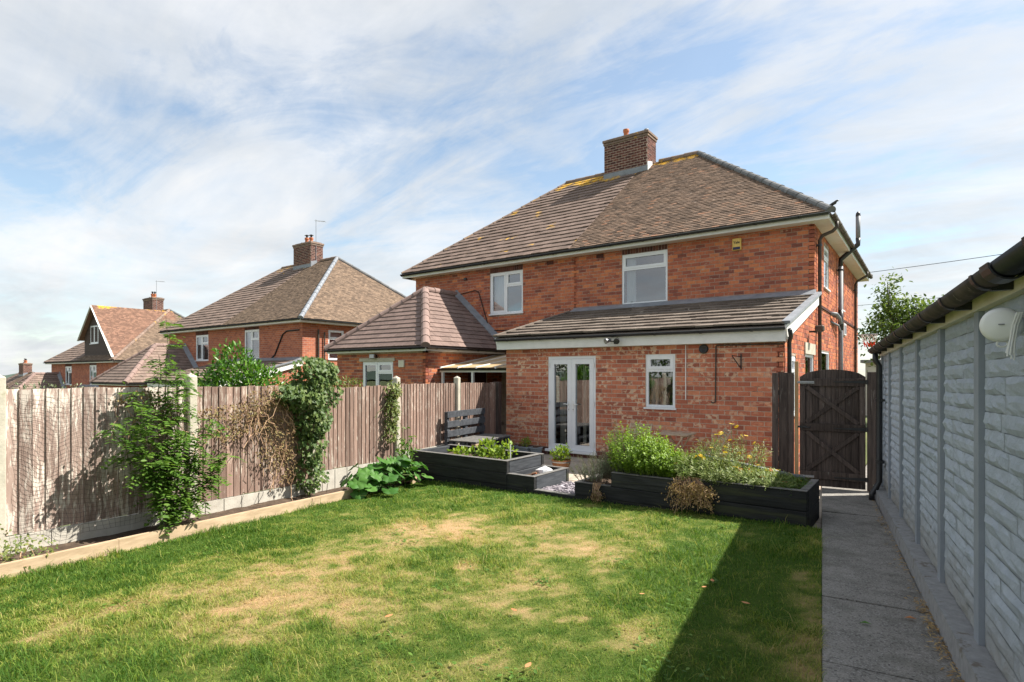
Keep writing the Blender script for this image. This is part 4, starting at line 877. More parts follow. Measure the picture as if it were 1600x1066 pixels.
RH, _, RHroof = house_R(0, 0, 0, 'red brick house with yellow alarm box and white french doors in its single-storey extension', 'brick houses along the row')
LH, _, LHroof = house_L(0, 0, 0, 'attached brick house with brown hipped rear wing, left of the shared chimney', 'brick houses along the row')
R2, O2, _ = house_R(-18.95, -1.15, 1, 'middle-distance brick house end with grey lead hip and lean-to above ivy', 'brick houses along the row')
L2, _, _ = house_L(-18.95, -1.15, 1, 'middle-distance brick house half with ribbed tiles, behind the sapling and laurel bush', 'brick houses along the row')
R3, O3, _ = house_R(-38.5, -2.6, 1, 'farthest house half with red-brown tiled gable dormer and bright window', 'brick houses along the row')
L3, _, _ = house_L(-38.5, -2.6, 1, 'lowest far house half at the end of the row, hipped roof', 'brick houses along the row')

R4, O4, _ = house_R(-70.5, -7.15, 1, 'lowest distant house half, chimney just above the fence at the frame edge', 'brick houses along the row')
L4, _, _ = house_L(-70.5, -7.15, 1, 'distant house half furthest down the slope, mostly hidden by the fence post', 'brick houses along the row')
def house_details():
    # alarm box with lettering
    F = FY(YM); m = MB(F); m.bbox(-3.71, -3.508, .01, .07, 4.67, 4.95, .015); a = m.build('alarm_box', MAT['alarm_yellow'], RH)
    m = MB(F); m.box(-3.69, -3.528, .068, .0745, 4.685, 4.745); m.build('lens', MAT['alarm_blue'], a)
    cu = bpy.data.curves.new('lettering', 'FONT'); cu.body = 'Yale'; cu.size = .085; cu.align_x = 'CENTER'; cu.align_y = 'CENTER'; cu.extrude = .001; cu.offset = .0015
    t = bpy.data.objects.new('lettering', cu); COL.objects.link(t); bpy.context.view_layer.update()
    me = bpy.data.meshes.new_from_object(t.evaluated_get(bpy.context.evaluated_depsgraph_get())); bpy.data.objects.remove(t)
    me.transform(ROOT[RH.name].inverted() @ Matrix.Translation((-3.609, YM - .0725, 4.85)) @ Matrix.Rotation(R(90), 4, 'X')); me.materials.clear(); link('lettering', me, MAT['ink'], a)
    # french doors
    F = FY(YE); u0, u1, z0, z1 = -6.767, -5.60, .105, 2.155; m = MB(F); b = .05
    m.box(u0, u0 + b, -.09, -.004, z0, z1); m.box(u1 - b, u1, -.09, -.004, z0, z1); m.box(u0 + b, u1 - b, -.09, -.004, z1 - b, z1); m.box(u0 - .05, u1 + .03, -.09, .07, z0 - .02, z0 + .03); m.build('door_frame', MAT['upvc'], RH)
    um = (u0 + u1) / 2
    for a, c, s in ((u0 + b, um - .002, 1), (um + .002, u1 - b, -1)):
        m = MB(F); g = .095; m.box(a, a + g, -.075, .006, z0 + .035, z1 - b - .004); m.box(c - g, c, -.075, .006, z0 + .035, z1 - b - .004); m.box(a + g, c - g, -.075, .006, z0 + .035, z0 + .15); m.box(a + g, c - g, -.075, .006, z1 - b - .115, z1 - b - .004)
        d = m.build('door', MAT['upvc'], RH); m = MB(F); m.add([(a + g, -.04, z0 + .15), (c - g, -.04, z0 + .15), (c - g, -.04, z1 - b - .115), (a + g, -.04, z1 - b - .115)], [(0, 3, 2, 1)]); m.build('pane', MAT['glass'], d)
        hx = c - .05 if s > 0 else a + .05; m = MB(F); m.bbox(hx - .015, hx + .015, .006, .018, .98, 1.20, .004); m.tube([(hx, .018, 1.13), (hx, .05, 1.13), (hx - s * .115, .05, 1.13)], .010, 8); m.build('handle', MAT['white_metal'], d)
        m = MB(F); m.lathe([(.008, 0), (.008, .004), (0, .004)], (hx, .018, 1.02), 10, (0, 1, 0)); m.build('keyhole', MAT['black_plastic'], d)
        hx = a - .015 if s > 0 else c + .015
        for z in (.30, 1.15, 1.97): m = MB(F); m.tube([(hx, .014, z - .05), (hx, .014, z + .05)], .013, 8); m.build('hinge', MAT['white_metal'], d)
        m = MB(F); n = 20; V = []; ca, cc = (a + .12, a + .27) if s > 0 else (a + .16, a + .24)
        for i in range(n + 1): V += [(ca + (cc - ca) * i / n, -.24 + .03 * math.sin(i * 1.7), .12), (ca + (cc - ca) * i / n, -.24 + .03 * math.sin(i * 1.7), 2.2)]
        m.add(V, [(2 * i, 2 * i + 2, 2 * i + 3, 2 * i + 1) for i in range(n)]); m.build('curtain', MAT['curtain'], d, True)
    # black chair inside the room
    c = thing('armchair', 'black leather chair inside the room, seen through the french doors', 'chair', (-5.95, 11.3, .10))
    m = MB(); m.bbox(-6.2, -5.7, 11.05, 11.55, .45, .56, .03); m.build('seat', MAT['leather'], c); m = MB(); m.bbox(-6.2, -5.7, 11.0, 11.07, .56, .82, .02); m.build('backrest', MAT['leather'], c)
    for x in (-6.17, -5.76):
        for y in (11.05, 11.5): m = MB(); m.box(x, x + .04, y, y + .04, .10, .45); m.build('leg', MAT['leather'], c)
    # spotlight pair under the gutter
    s = thing('security_light', 'twin silver and black security spotlight under the extension gutter', 'lamp', (-5.03, 10.36, 2.43))
    m = MB(); m.bbox(-5.06, -5.0, 10.33, 10.385, 2.38, 2.46, .008); m.build('bracket', MAT['black_plastic'], s)
    for x, d, mt in ((-5.14, (-.5, -.8, -.25), 'metal'), (-4.95, (.25, -.9, -.35), 'black_plastic')):
        m = MB(); m.lathe([(0, -.05), (.035, -.045), (.042, -.02), (.05, .05), (.058, .06), (.058, .075), (.045, .075), (.0, .065)], (x, 10.27, 2.45), 16, d); h = m.build('lamp_head', MAT[mt], s, True)
        m = MB(); m.tube([(x, 10.28, 2.43), (-5.03, 10.34, 2.43)], .010, 6); m.build('arm', MAT['black_plastic'], s)
    # small fittings on the extension wall
    m = MB(F); m.lathe([(.085, 0), (.085, .03), (.07, .045), (.05, .03), (0, .02)], (-3.351, .01, 2.245), 20, (0, 1, 0)); m.build('vent', MAT['black_plastic'], RH, True)
    m = MB(F); m.tube([(-1.99, .03, 2.30), (-3.10, .03, 2.305), (-3.125, .03, 2.29), (-3.135, .03, 1.27), (-3.18, .035, 1.25), (-3.20, .06, 1.27)], .013, 8); m.build('waste_pipe', MAT['brown_gutter'], RH)
    m = MB(F); m.tube([(-3.688, .022, 2.33), (-3.688, .022, 1.29)], .010, 6); m.build('conduit', MAT['white_paint'], RH)
    b = thing('hanging_basket_bracket', 'black metal hanging basket bracket on the extension wall', 'bracket', (-2.69, 10.58, 2.0)); m = MB(F); m.box(-2.70, -2.68, .010, .022, 1.86, 2.14); m.bar((-2.69, .02, 1.88), (-2.79, .22, 2.10), .012, .012); m.bar((-2.69, .02, 2.09), (-2.79, .24, 2.11), .012, .012); m.build('arm', MAT['black_plastic'], b)
    # downpipes and soil pipe on the side wall
    def pipe(pts, r, mt, name='downpipe', clips=()):
        m = MB(); m.tube(pts, r, 10); o = m.build(name, MAT[mt], RH, True)
        for (x, y, z) in clips: m = MB(); m.tube([(x, y, z), (x, y, z + .05)], r + .008, 10); m.box(XR, x, y - .07, y + .07, z + .01, z + .04); m.build('clip', MAT['black_plastic'], o)
    pipe([(-1.60, 14.15, 5.10), (-1.60, 14.15, 4.98), (-1.68, 14.15, 4.90), (-1.88, 14.15, 4.83), (-1.93, 14.15, 4.74), (-1.93, 14.15, .0)], .038, 'brown_gutter', clips=((-1.93, 14.15, 4.6), (-1.93, 14.15, 2.7)))
    pipe([(-1.60, 21.8, 5.10), (-1.60, 21.8, 4.98), (-1.88, 21.8, 4.82), (-1.93, 21.8, 4.72), (-1.93, 21.8, .0)], .038, 'brown_gutter', clips=((-1.93, 21.8, 4.5), (-1.93, 21.8, 2.6), (-1.93, 21.8, 1.3)))
    pipe([(-1.90, 17.6, 0), (-1.90, 17.6, 4.72)], .058, 'grey_pipe', 'soil_pipe'); pipe([(-1.90, 17.6, 4.68), (-1.90, 17.6, 4.86), (-1.50, 17.62, 5.22), (-1.50, 17.62, 5.38)], .062, 'black_plastic', 'soil_pipe', ((-1.90, 17.6, 4.55),)); pipe([(-1.50, 17.62, 5.36), (-1.50, 17.62, 5.98)], .055, 'grey_pipe', 'soil_pipe')
    m = MB(); m.lathe([(.058, 0), (.058, .02), (.05, .08), (.02, .12), (0, .125)], (-1.50, 17.62, 5.97), 12); m.build('pipe_cowl', MAT['black_plastic'], RH, True)
    pipe([(-1.90, 17.6, 2.95), (-1.90, 17.6, 3.5)], .066, 'black_plastic', 'soil_pipe'); pipe([(-1.90, 17.6, 3.12), (-1.88, 17.2, 3.25), (-1.88, 16.5, 3.30), (-1.99, 16.3, 3.3)], .045, 'grey_pipe', 'waste_pipe'); pipe([(-1.90, 17.6, 2.9), (-1.9, 17.1, 3.05), (-1.99, 16.4, 3.1)], .026, 'grey_pipe', 'waste_pipe')
    pipe([(-1.86, 10.38, 2.53), (-1.86, 10.48, 2.42), (-1.93, 10.72, 2.33), (-1.93, 10.74, 2.2), (-1.93, 10.74, 0)], .036, 'black_plastic', clips=((-1.93, 10.74, 1.75),))
    # floodlight on the side wall
    s = thing('floodlight', 'small dark floodlight on the sunlit side wall beside the drainpipe', 'lamp', (-1.9, 13.2, 2.65)); m = MB(); m.tube([(XR, 13.2, 2.66), (-1.86, 13.2, 2.66)], .02, 8); m.build('arm', MAT['black_plastic'], s); m = MB(); m.bbox(-1.88, -1.72, 13.1, 13.3, 2.66, 2.78, .02); m.build('lamp_head', MAT['brown_gutter'], s)
    # brick string course on the side wall
    m = MB(FX(XR)); m.box(YM + .1, YB - .02, .010, .030, 3.30, 3.36); m.build('string_course', MAT['brick_dark'], RH)
    # bird on the corner
    b = thing('bird', 'small dark bird perched on the corner of the roof gutter', 'bird', (-1.60, 13.6, 5.26)); k = 1.0; x, y, z = -1.62, 13.58, 5.31
    m = MB(); m.tube([(x - .11, y, z - .01), (x - .06, y, z + .012), (x, y, z + .03), (x + .05, y, z + .055), (x + .075, y, z + .085), (x + .095, y, z + .09), (x + .125, y, z + .085)], [.008, .014, .034, .034, .022, .02, .003], 10); m.build('body', MAT['black_plastic'], b, True)
    for s in (-.012, .012): m = MB(); m.tube([(x + .01, y + s, z + .005), (x + .015, y + s, z - .055)], .003, 5); m.build('leg', MAT['black_plastic'], b)
    # small air bricks and neighbour fittings
    for x in (-8.9, -7.3): m = MB(FY(YM)); m.box(x, x + .22, .004, .016, 4.93, 5.03); m.build('air_brick', MAT['brick_dark'], LH if x < XM else RH)
    m = MB(F); m.bbox(-11.549, -11.33, .01, .05, 1.955, 2.147, .01); m.build('vent', MAT['old_cream'], LH)
    f = thing('floodlight', 'dark floodlight above the white window of the hipped rear wing', 'lamp', (-12.5, 10.5, 2.3)); m = MB(F); m.lathe([(0, 0), (.05, 0), (.05, .03), (0, .04)], (-12.49, .012, 2.27), 14, (0, 1, 0)); m.tube([(-12.49, .03, 2.27), (-12.49, .10, 2.25)], .015, 6); m.build('arm', MAT['black_plastic'], f); m = MB(F); m.bbox(-12.60, -12.40, .09, .17, 2.20, 2.33, .015); m.build('lamp_head', MAT['metal'], f)
    m = MB(FY(YM)); m.tube([(-12.2, .03, 4.35), (-11.6, .03, 4.42), (-11.45, .03, 4.36), (-11.05, .03, 3.25), (-10.9, .03, 3.12), (-9.6, .03, 3.08), (-8.2, .03, 3.10)], .014, 6); m.build('cable_run', MAT['cable'], LH)
    m = MB(FY(YM)); m.bbox(-12.05, -11.95, .01, .07, 4.78, 4.86, .012); m.build('vent', MAT['black_plastic'], LH)
    m = MB(O2 @ FY(YM)); m.tube([(-2.2, .03, 4.75), (-3.1, .03, 4.74), (-3.4, .03, 4.6), (-4.0, .03, 3.75), (-4.4, .03, 3.5)], .03, 6); m.build('cable_run', MAT['cable'], R2)
    m = MB(O2); m.tube([(-1.94, 14.6, 3.0), (-1.94, 14.6, 4.8)], .04, 8); m.tube([(-1.94, 14.9, 3.0), (-1.94, 14.9, 4.7)], .03, 8); m.tube([(-1.9, 17.4, 4.3), (-1.9, 17.4, 4.6), (-1.6, 17.4, 5.0), (-1.6, 17.4, 5.5)], .06, 8); m.build('downpipe', MAT['brown_gutter'], R2)
    def aerial(root, O, x, y, z0, z1, dx):
        m = MB(O); m.tube([(x, y, z0), (x, y, z1)], .014, 6); m.tube([(x - .1 * dx, y, z1 - .05), (x + 1.0 * dx, y, z1 - .22)], .012, 6)
        for k in range(7): m.tube([(x + (.1 + .13 * k) * dx, y - .16, z1 - .085 - .022 * k), (x + (.1 + .13 * k) * dx, y + .16, z1 - .085 - .022 * k)], .005, 4)
        m.build('aerial', MAT['metal'], root)
    aerial(R2, O2, -7.6, 18.4, 9.0, 11.2, .8); aerial(R3, O3, -7.2, 18.2, 8.9, 11.2, 1.3)
    # pale render corner and tiled gable dormer of the far house
    m = MB(O3); ap = (-5.9, 14.0, 8.75); 
    A, B, C, Dd = (-8.1, 14.0, 6.75), (-2.35, 14.0, 5.45), (-5.9, 14.0, 8.80), (-2.2, 14.0, 5.45)
    m.prism([(-7.9, 14.02, 5.4), (-2.45, 14.02, 5.4), (-5.75, 14.02, 8.70), (-7.9, 14.02, 6.85)], (0, 4.5, 0)); gb = m.build('gable', MAT['room_dark'], R3)
    F3 = O3 @ FY(14.02); z = 5.42
    while z < 8.6:
        a = -7.88 if z < 6.8 else -7.9 + (z - 6.85) * (2.15 / 1.85); b = -2.47 - (z - 5.4) * (3.3 / 3.3)
        if b - a > .1: m = MB(F3); m.hexa([(a, 0, z), (b, 0, z), (b, .03, z), (a, .03, z), (a, 0, z + .16), (b - .15, 0, z + .16), (b - .15, .012, z + .16), (a + .05, .012, z + .16)]); m.build('cladding_board', MAT['cladding'], gb)
        z += .15
    window(O3 @ FY(13.98), -6.75, -5.35, 6.35, 7.55, 'pair', R3, curtain=('net_curtain', [(-6.7, -6.3)]))
    Vg = Vector((-3.55, 0, 3.4)); slope(gb, R3, O3 @ Vector((-2.25, 13.75, 5.42)), (0, 1, 0), Vg, [(0, 0), (5, 0), (5, Vg.length), (0, Vg.length)], .168, .11, .014, 'tile_gable')
    m = MB(O3); m.prism([(-8.2, 13.75, 6.65), (-5.8, 13.75, 8.82), (-5.8, 18.6, 8.82), (-8.2, 18.6, 6.65)], (0, 0, -.05)); m.build('roof_deck', MAT['tile_gable'], R3)
    m = MB(O3); m.bar((-2.2, 13.74, 5.38), (-5.8, 13.74, 8.80), .03, .14, (0, -1, 0)); m.bar((-8.25, 13.74, 6.58), (-5.8, 13.74, 8.80), .03, .14, (0, -1, 0)); m.build('bargeboard', MAT['white_paint'], R3)
    # pair beyond: its wing and lean-to already stand; cables
house_details()
# ================================================================== OBJECTS IN THE GARDEN
def sleepers(root, x0, x1, y0, y1, z0, z1, n, mat, name='sleeper', jit=.004):
    h = (z1 - z0) / n
    for k in range(n):
        m = MB(); j = random.uniform(-jit, jit); e = random.uniform(-jit, jit)
        m.bbox(x0 + (j if x1 - x0 < .2 else 0), x1 + (j if x1 - x0 < .2 else 0), y0 + (e if y1 - y0 < .2 else 0), y1 + (e if y1 - y0 < .2 else 0), z0 + k * h + .001, z0 + (k + 1) * h - .002, .007); m.build(name, MAT[mat], root)
def soil_bed(root, x0, x1, y0, y1, z):
    n = 14; V = [(x0 + (x1 - x0) * i / n, y0 + (y1 - y0) * j / n, z + random.uniform(-.03, .03)) for j in range(n + 1) for i in range(n + 1)]; m = MB()
    m.add(V, [(j * (n + 1) + i, j * (n + 1) + i + 1, (j + 1) * (n + 1) + i + 1, (j + 1) * (n + 1) + i) for j in range(n) for i in range(n)]); m.build('soil', MAT['soil'], root, True)
YF = 7.05; TH = .075
def make_beds():
    b = thing('raised_bed', 'black sleeper raised bed in front of the pallet bench, lower at one end', 'raised bed', (-6.2, 7.9, -.05))
    sleepers(b, -7.42, -5.27, YF, YF + TH, -.13, .425, 3, 'sleeper'); sleepers(b, -5.27 - TH, -5.268, YF + TH + .002, 8.03, .05, .427, 2, 'sleeper_lit'); sleepers(b, -7.42, -5.27, 8.035, 8.035 + TH, -.02, .42, 2, 'sleeper'); sleepers(b, -7.42, -7.42 + TH, YF + TH + .002, 8.03, -.1, .42, 3, 'sleeper_lit')
    for x0, x1, y0, y1, z in ((-7.425, -5.265, YF - .004, YF + TH + .003, .425), (-5.27 - TH - .004, -5.262, YF + TH + .004, 8.03, .428), (-7.42, -5.27, 8.032, 8.115, .421)): m = MB(); m.bbox(x0, x1, y0, y1, z, z + .012, .003); m.build('cap', MAT['sleeper_cap'], b)
    soil_bed(b, -7.35, -5.34, YF + .07, 8.04, .30)
    sleepers(b, -5.266, -4.762, YF, YF + TH, -.13, .235, 2, 'sleeper'); sleepers(b, -4.762 - TH, -4.76, YF + TH + .002, 8.0, -.03, .237, 1, 'sleeper_lit'); sleepers(b, -5.266, -4.76, 8.005, 8.08, -.03, .234, 1, 'sleeper')
    for x0, x1, y0, y1, z in ((-5.262, -4.756, YF - .004, YF + TH + .003, .236), (-4.762 - TH - .003, -4.756, YF + TH + .004, 8.0, .238), (-5.264, -4.76, 8.004, 8.082, .236)): m = MB(); m.bbox(x0, x1, y0, y1, z, z + .010, .003); m.build('cap', MAT['sleeper_cap'], b)
    soil_bed(b, -5.26, -4.84, YF + .07, 8.0, .15)
    s = thing('timber_step', 'low black timber step between the two raised beds, slate chippings behind', 'step', (-4.4, 7.08, -.05)); sleepers(s, -4.756, -4.064, YF + .004, YF + TH, -.13, .042, 1, 'sleeper', 'board'); m = MB(); m.bbox(-4.754, -4.066, YF + .002, YF + TH + .03, .043, .055, .003); m.build('cap', MAT['sleeper_cap'], s)
    n = 420; V = []; F = []
    for k in range(n):                                # slate chippings
        x = random.uniform(-4.73, -4.09); y = random.uniform(7.16, 7.95); z = .012 + random.uniform(0, .035); a = random.uniform(0, 6.28); l = random.uniform(.02, .05); w = l * random.uniform(.4, .8); t = random.uniform(.005, .012); tl = random.uniform(-.5, .5); c, s_ = math.cos(a), math.sin(a); o = len(V)
        for zz in (-t, t):
            for p, q in ((-l, -w), (l, -w * .7), (l * .8, w), (-l * .9, w * .8)): V.append((x + p * c - q * s_, y + p * s_ + q * c, z + zz + p * tl))
        F += [tuple(o + i for i in f) for f in MB.BF]
    m = MB(); m.add(V, F); o = m.build('slate_chippings', MAT['slate'], kind='stuff'); tag(o, 'plum grey slate chippings between the raised beds', 'gravel')
    r = thing('raised_bed', 'long black sleeper raised bed full of herbs and flowers beside the path', 'raised bed', (-2.6, 7.8, 0))
    sleepers(r, -4.06, -1.09, YF - .002, YF + TH, -.10, .245, 2, 'sleeper'); 
    for x0, x1, z1 in ((-3.49, -2.30, .435), (-2.296, -1.09, .47)): sleepers(r, x0, x1, YF + random.uniform(-.004, .004), YF + TH, .248, z1, 1, 'sleeper')
    sleepers(r, -1.09 - TH, -1.085, YF + TH + .002, 7.88, 0, .475, 2, 'sleeper'); sleepers(r, -4.06, -1.09, 7.885, 7.96, -.02, .44, 2, 'sleeper'); sleepers(r, -4.06, -4.06 + TH, YF + TH + .002, 7.88, -.05, .243, 1, 'sleeper'); sleepers(r, -3.49, -3.49 + TH, YF + TH + .002, 7.88, .1, .433, 1, 'sleeper')
    for x0, x1, y0, y1, z in ((-2.294, -1.086, YF - .004, YF + TH + .003, .471), (-3.488, -2.304, YF - .003, YF + TH + .003, .436), (-4.062, -3.494, YF - .004, YF + TH + .003, .246), (-1.09 - TH - .003, -1.082, YF + TH + .004, 7.88, .477), (-4.064, -3.98, YF + TH + .006, 7.88, .246)): m = MB(); m.bbox(x0, x1, y0, y1, z, z + .010, .003); m.build('cap', MAT['sleeper_cap'], r)
    soil_bed(r, -3.42, -1.16, YF + .07, 7.89, .385); soil_bed(r, -3.99, -3.49, YF + .07, 7.89, .19)
    # white bag and clay shards left in the low step bed
    g = MB(); n = 10; V = []; F = []
    for j in range(7):
        for i in range(n):
            a = 2 * math.pi * i / n; t = j / 6; rr = (.12 * math.sin(math.pi * min(1, t * .9 + .12)) + random.uniform(-.018, .018)); V.append((-5.02 + rr * math.cos(a) * 1.3, 7.74 + rr * math.sin(a), .16 + t * .13 + random.uniform(-.012, .012)))
    F = [(j * n + i, j * n + (i + 1) % n, (j + 1) * n + (i + 1) % n, (j + 1) * n + i) for j in range(6) for i in range(n)] + [tuple(range(6 * n, 7 * n))]; g.add(V, F); o = g.build('plastic_bag', MAT['bag_white']); tag(o, 'crumpled white plastic bag in the low end of the raised bed', 'bag')
    for k in range(3):
        g = MB(); x, y = -5.12 + random.uniform(-.08, .1), 7.30 + .13 * k; g.bar((x, y, .17), (x + random.uniform(.05, .09), y + random.uniform(-.05, .05), .18 + random.uniform(0, .03)), .06, .012, (0, .3, 1)); tag(g.build('pot_shard', MAT['terracotta']), ('broken terracotta piece nearest the lawn in the low end of the bed', 'broken terracotta piece lying between two others near the white bag', 'broken terracotta piece closest to the white bag')[k], 'shard', 'broken terracotta pieces')
make_beds()

def make_bench():
    b = thing('pallet_bench', 'charcoal painted pallet bench with slatted back against the fence', 'bench', G(-6.1, 9.8, 0), DLT); y0, y1, x0, x1 = 9.10, 10.45, -6.36, -5.74
    for lv, zb_ in ((0, .0), (1, .285)):
        for k in range(3):                            # bottom runners, blocks
            y = (y0 + .05, (y0 + y1) / 2, y1 - .05)[k]; m = MB(GF); m.bbox(x0, x1, y - .05, y + .05, zb_ + .002, zb_ + .022, .003); m.build('runner', MAT['pallet'], b)
            for x in (x0 + .05, (x0 + x1) / 2, x1 - .05): m = MB(GF); m.bbox(x - .05, x + .05, y - .06, y + .06, zb_ + .024, zb_ + .17, .004); m.build('block', MAT['pallet_raw' if (k == 0 and lv == 1 and x > -5.9) else 'pallet'], b)
        for i in range(3): x = (x0 + .05, (x0 + x1) / 2, x1 - .05)[i]; m = MB(GF); m.bbox(x - .05, x + .05, y0, y1, zb_ + .172, zb_ + .192, .003); m.build('stringer', MAT['pallet'], b)
        n = 9 if lv else 6
        for i in range(n): y = y0 + .05 + (y1 - y0 - .1) * i / (n - 1); m = MB(GF); m.bbox(x0 - .005, x1 + .008, y - (.065 if lv else .05), y + (.065 if lv else .05), zb_ + .194, zb_ + .214, .003); m.build('slat', MAT['sleeper_cap' if lv else 'pallet'], b)
    for y in (y0 + .03, (y0 + y1) / 2, y1 - .03): m = MB(GF); m.bbox(x0 - .10, x0 - .03, y - .045, y + .045, .30, 1.04, .004); m.build('upright', MAT['pallet'], b)
    for z in (.55, .735, .925): m = MB(GF); m.bbox(x0 - .028, x0 - .006, y0 - .03, y1 + .02, z, z + .125, .004); m.build('back_slat', MAT['pallet'], b)
    # stake in the bed
    m = MB(); m.tube([(-5.38, 7.30, .30), (-5.38, 7.30, .66)], .008, 6); tag(m.build('plant_stake', MAT['white_metal']), 'thin pale stake standing in the raised bed corner', 'stake')
make_bench()

def make_gate():
    Y = 10.0; zg = T(0, 10)
    g = thing('garden_gate', 'dark brown arched timber gate with crossed braces and black hinges', 'gate', G(.14, Y, zg), DLT); x0, x1 = -.300, .578; n = 10; w = (x1 - x0) / n
    for k in range(n):
        a = x0 + k * w; za = lambda x: 1.70 + .155 * math.sqrt(max(0, 1 - ((x - .14) / .455) ** 2)) ; m = MB(GF); e = random.uniform(-.002, .002)
        m.hexa([(a + .002, Y + e, zg + .03), (a + w - .002, Y + e, zg + .03), (a + w + .002, Y + .02, zg + .03), (a - .002, Y + .02, zg + .03), (a + .002, Y + e, za(a)), (a + w - .002, Y + e, za(a + w)), (a + w + .002, Y + .02, za(a + w)), (a - .002, Y + .02, za(a))]); m.build('board', MAT['board_dark'], g)
    for z in (1.60, .905, .165): m = MB(GF); m.bbox(x0 + .01, x1 - .01, Y - .036, Y - .003, z, z + .115, .004); m.build('rail', MAT['board_dark'], g)
    for x in (x0 + .005, x1 - .075): 
        for za, zb_ in ((1.02, 1.598), (.282, .903)): m = MB(GF); m.bbox(x, x + .07, Y - .033, Y - .003, za, zb_, .004); m.build('stile', MAT['board_dark'], g)
    for za, zb_ in ((1.03, 1.59), (.29, .89)):
        m = MB(GF); m.bar((x0 + .09, Y - .016, zb_), (x1 - .09, Y - .016, za), .026, .062, (0, 0, 1), .003); m.build('brace', MAT['board_dark'], g); m = MB(GF); m.bar((x0 + .09, Y - .014, za), (x1 - .09, Y - .014, zb_), .022, .062, (0, 0, 1), .003); m.build('brace', MAT['board_dark'], g)
    for z in (1.665, .955, .205):
        m = MB(GF); m.prism([(x1 + .03, Y - .038, z + .022), (x1 + .03, Y - .038, z - .022), (x1 - .02, Y - .038, z - .022), (.16, Y - .038, z - .005), (.16, Y - .038, z + .005), (x1 - .02, Y - .038, z + .022)], (0, -.006, 0)); m.tube([(x1 + .01, Y - .05, z - .035), (x1 + .01, Y - .05, z + .035)], .012, 8); m.build('hinge', MAT['black_plastic'], g)
    for z, mt in ((1.655, 'metal'), (.195, 'metal')): m = MB(GF); m.box(x0 - .03, x0 + .20, Y - .040, Y - .037, z - .02, z + .02); m.tube([(x0 - .04, Y - .05, z), (x0 + .19, Y - .05, z)], .008, 8); m.tube([(x0 + .12, Y - .05, z), (x0 + .12, Y - .075, z - .02)], .006, 6); m.build('bolt', MAT[mt], g)
    m = MB(GF); m.box(x0 - .03, x0 + .10, Y - .045, Y - .034, .945, .975); m.tube([(x0 + .05, Y - .05, .96), (x0 + .13, Y - .06, .95), (x0 + .15, Y - .06, .975)], .009, 6); m.build('latch', MAT['black_plastic'], g)
    p = MB(GF); p.bbox(-.372, -.318, Y - .03, Y + .04, zg - .1, 1.985, .005); tag(p.build('gate_post', MAT['pale_post']), 'pale unpainted timber post beside the dark gate', 'post')
    s = thing('fence', 'three dark boards closing the gap between extension and gate post', 'fence', G(-.53, Y, zg), DLT)
    for a, b in ((-.695, -.60), (-.598, -.465), (-.463, -.376)): m = MB(GF); m.bbox(a, b - .003, Y - .04, Y - .018, zg + .02, 1.805 + random.uniform(-.004, .004), .003); m.build('board', MAT['board_dark'], s)
    m = MB(GF); m.box(-.69, -.38, Y - .016, Y + .02, 1.45, 1.53); m.box(-.69, -.38, Y - .016, Y + .02, .4, .48); m.build('rail', MAT['board_dark'], s)
    s = thing('fence', 'single dark board panel between gate and garage downpipe', 'fence', G(.68, Y, zg), DLT); m = MB(GF); m.bbox(.597, .755, Y - .03, Y - .004, zg + .02, 1.815, .004); m.build('board', MAT['board_dark'], s); m = MB(GF); m.box(.62, .70, Y - .002, Y + .07, zg - .1, 1.75); m.build('post', MAT['board_dark'], s)
make_gate()

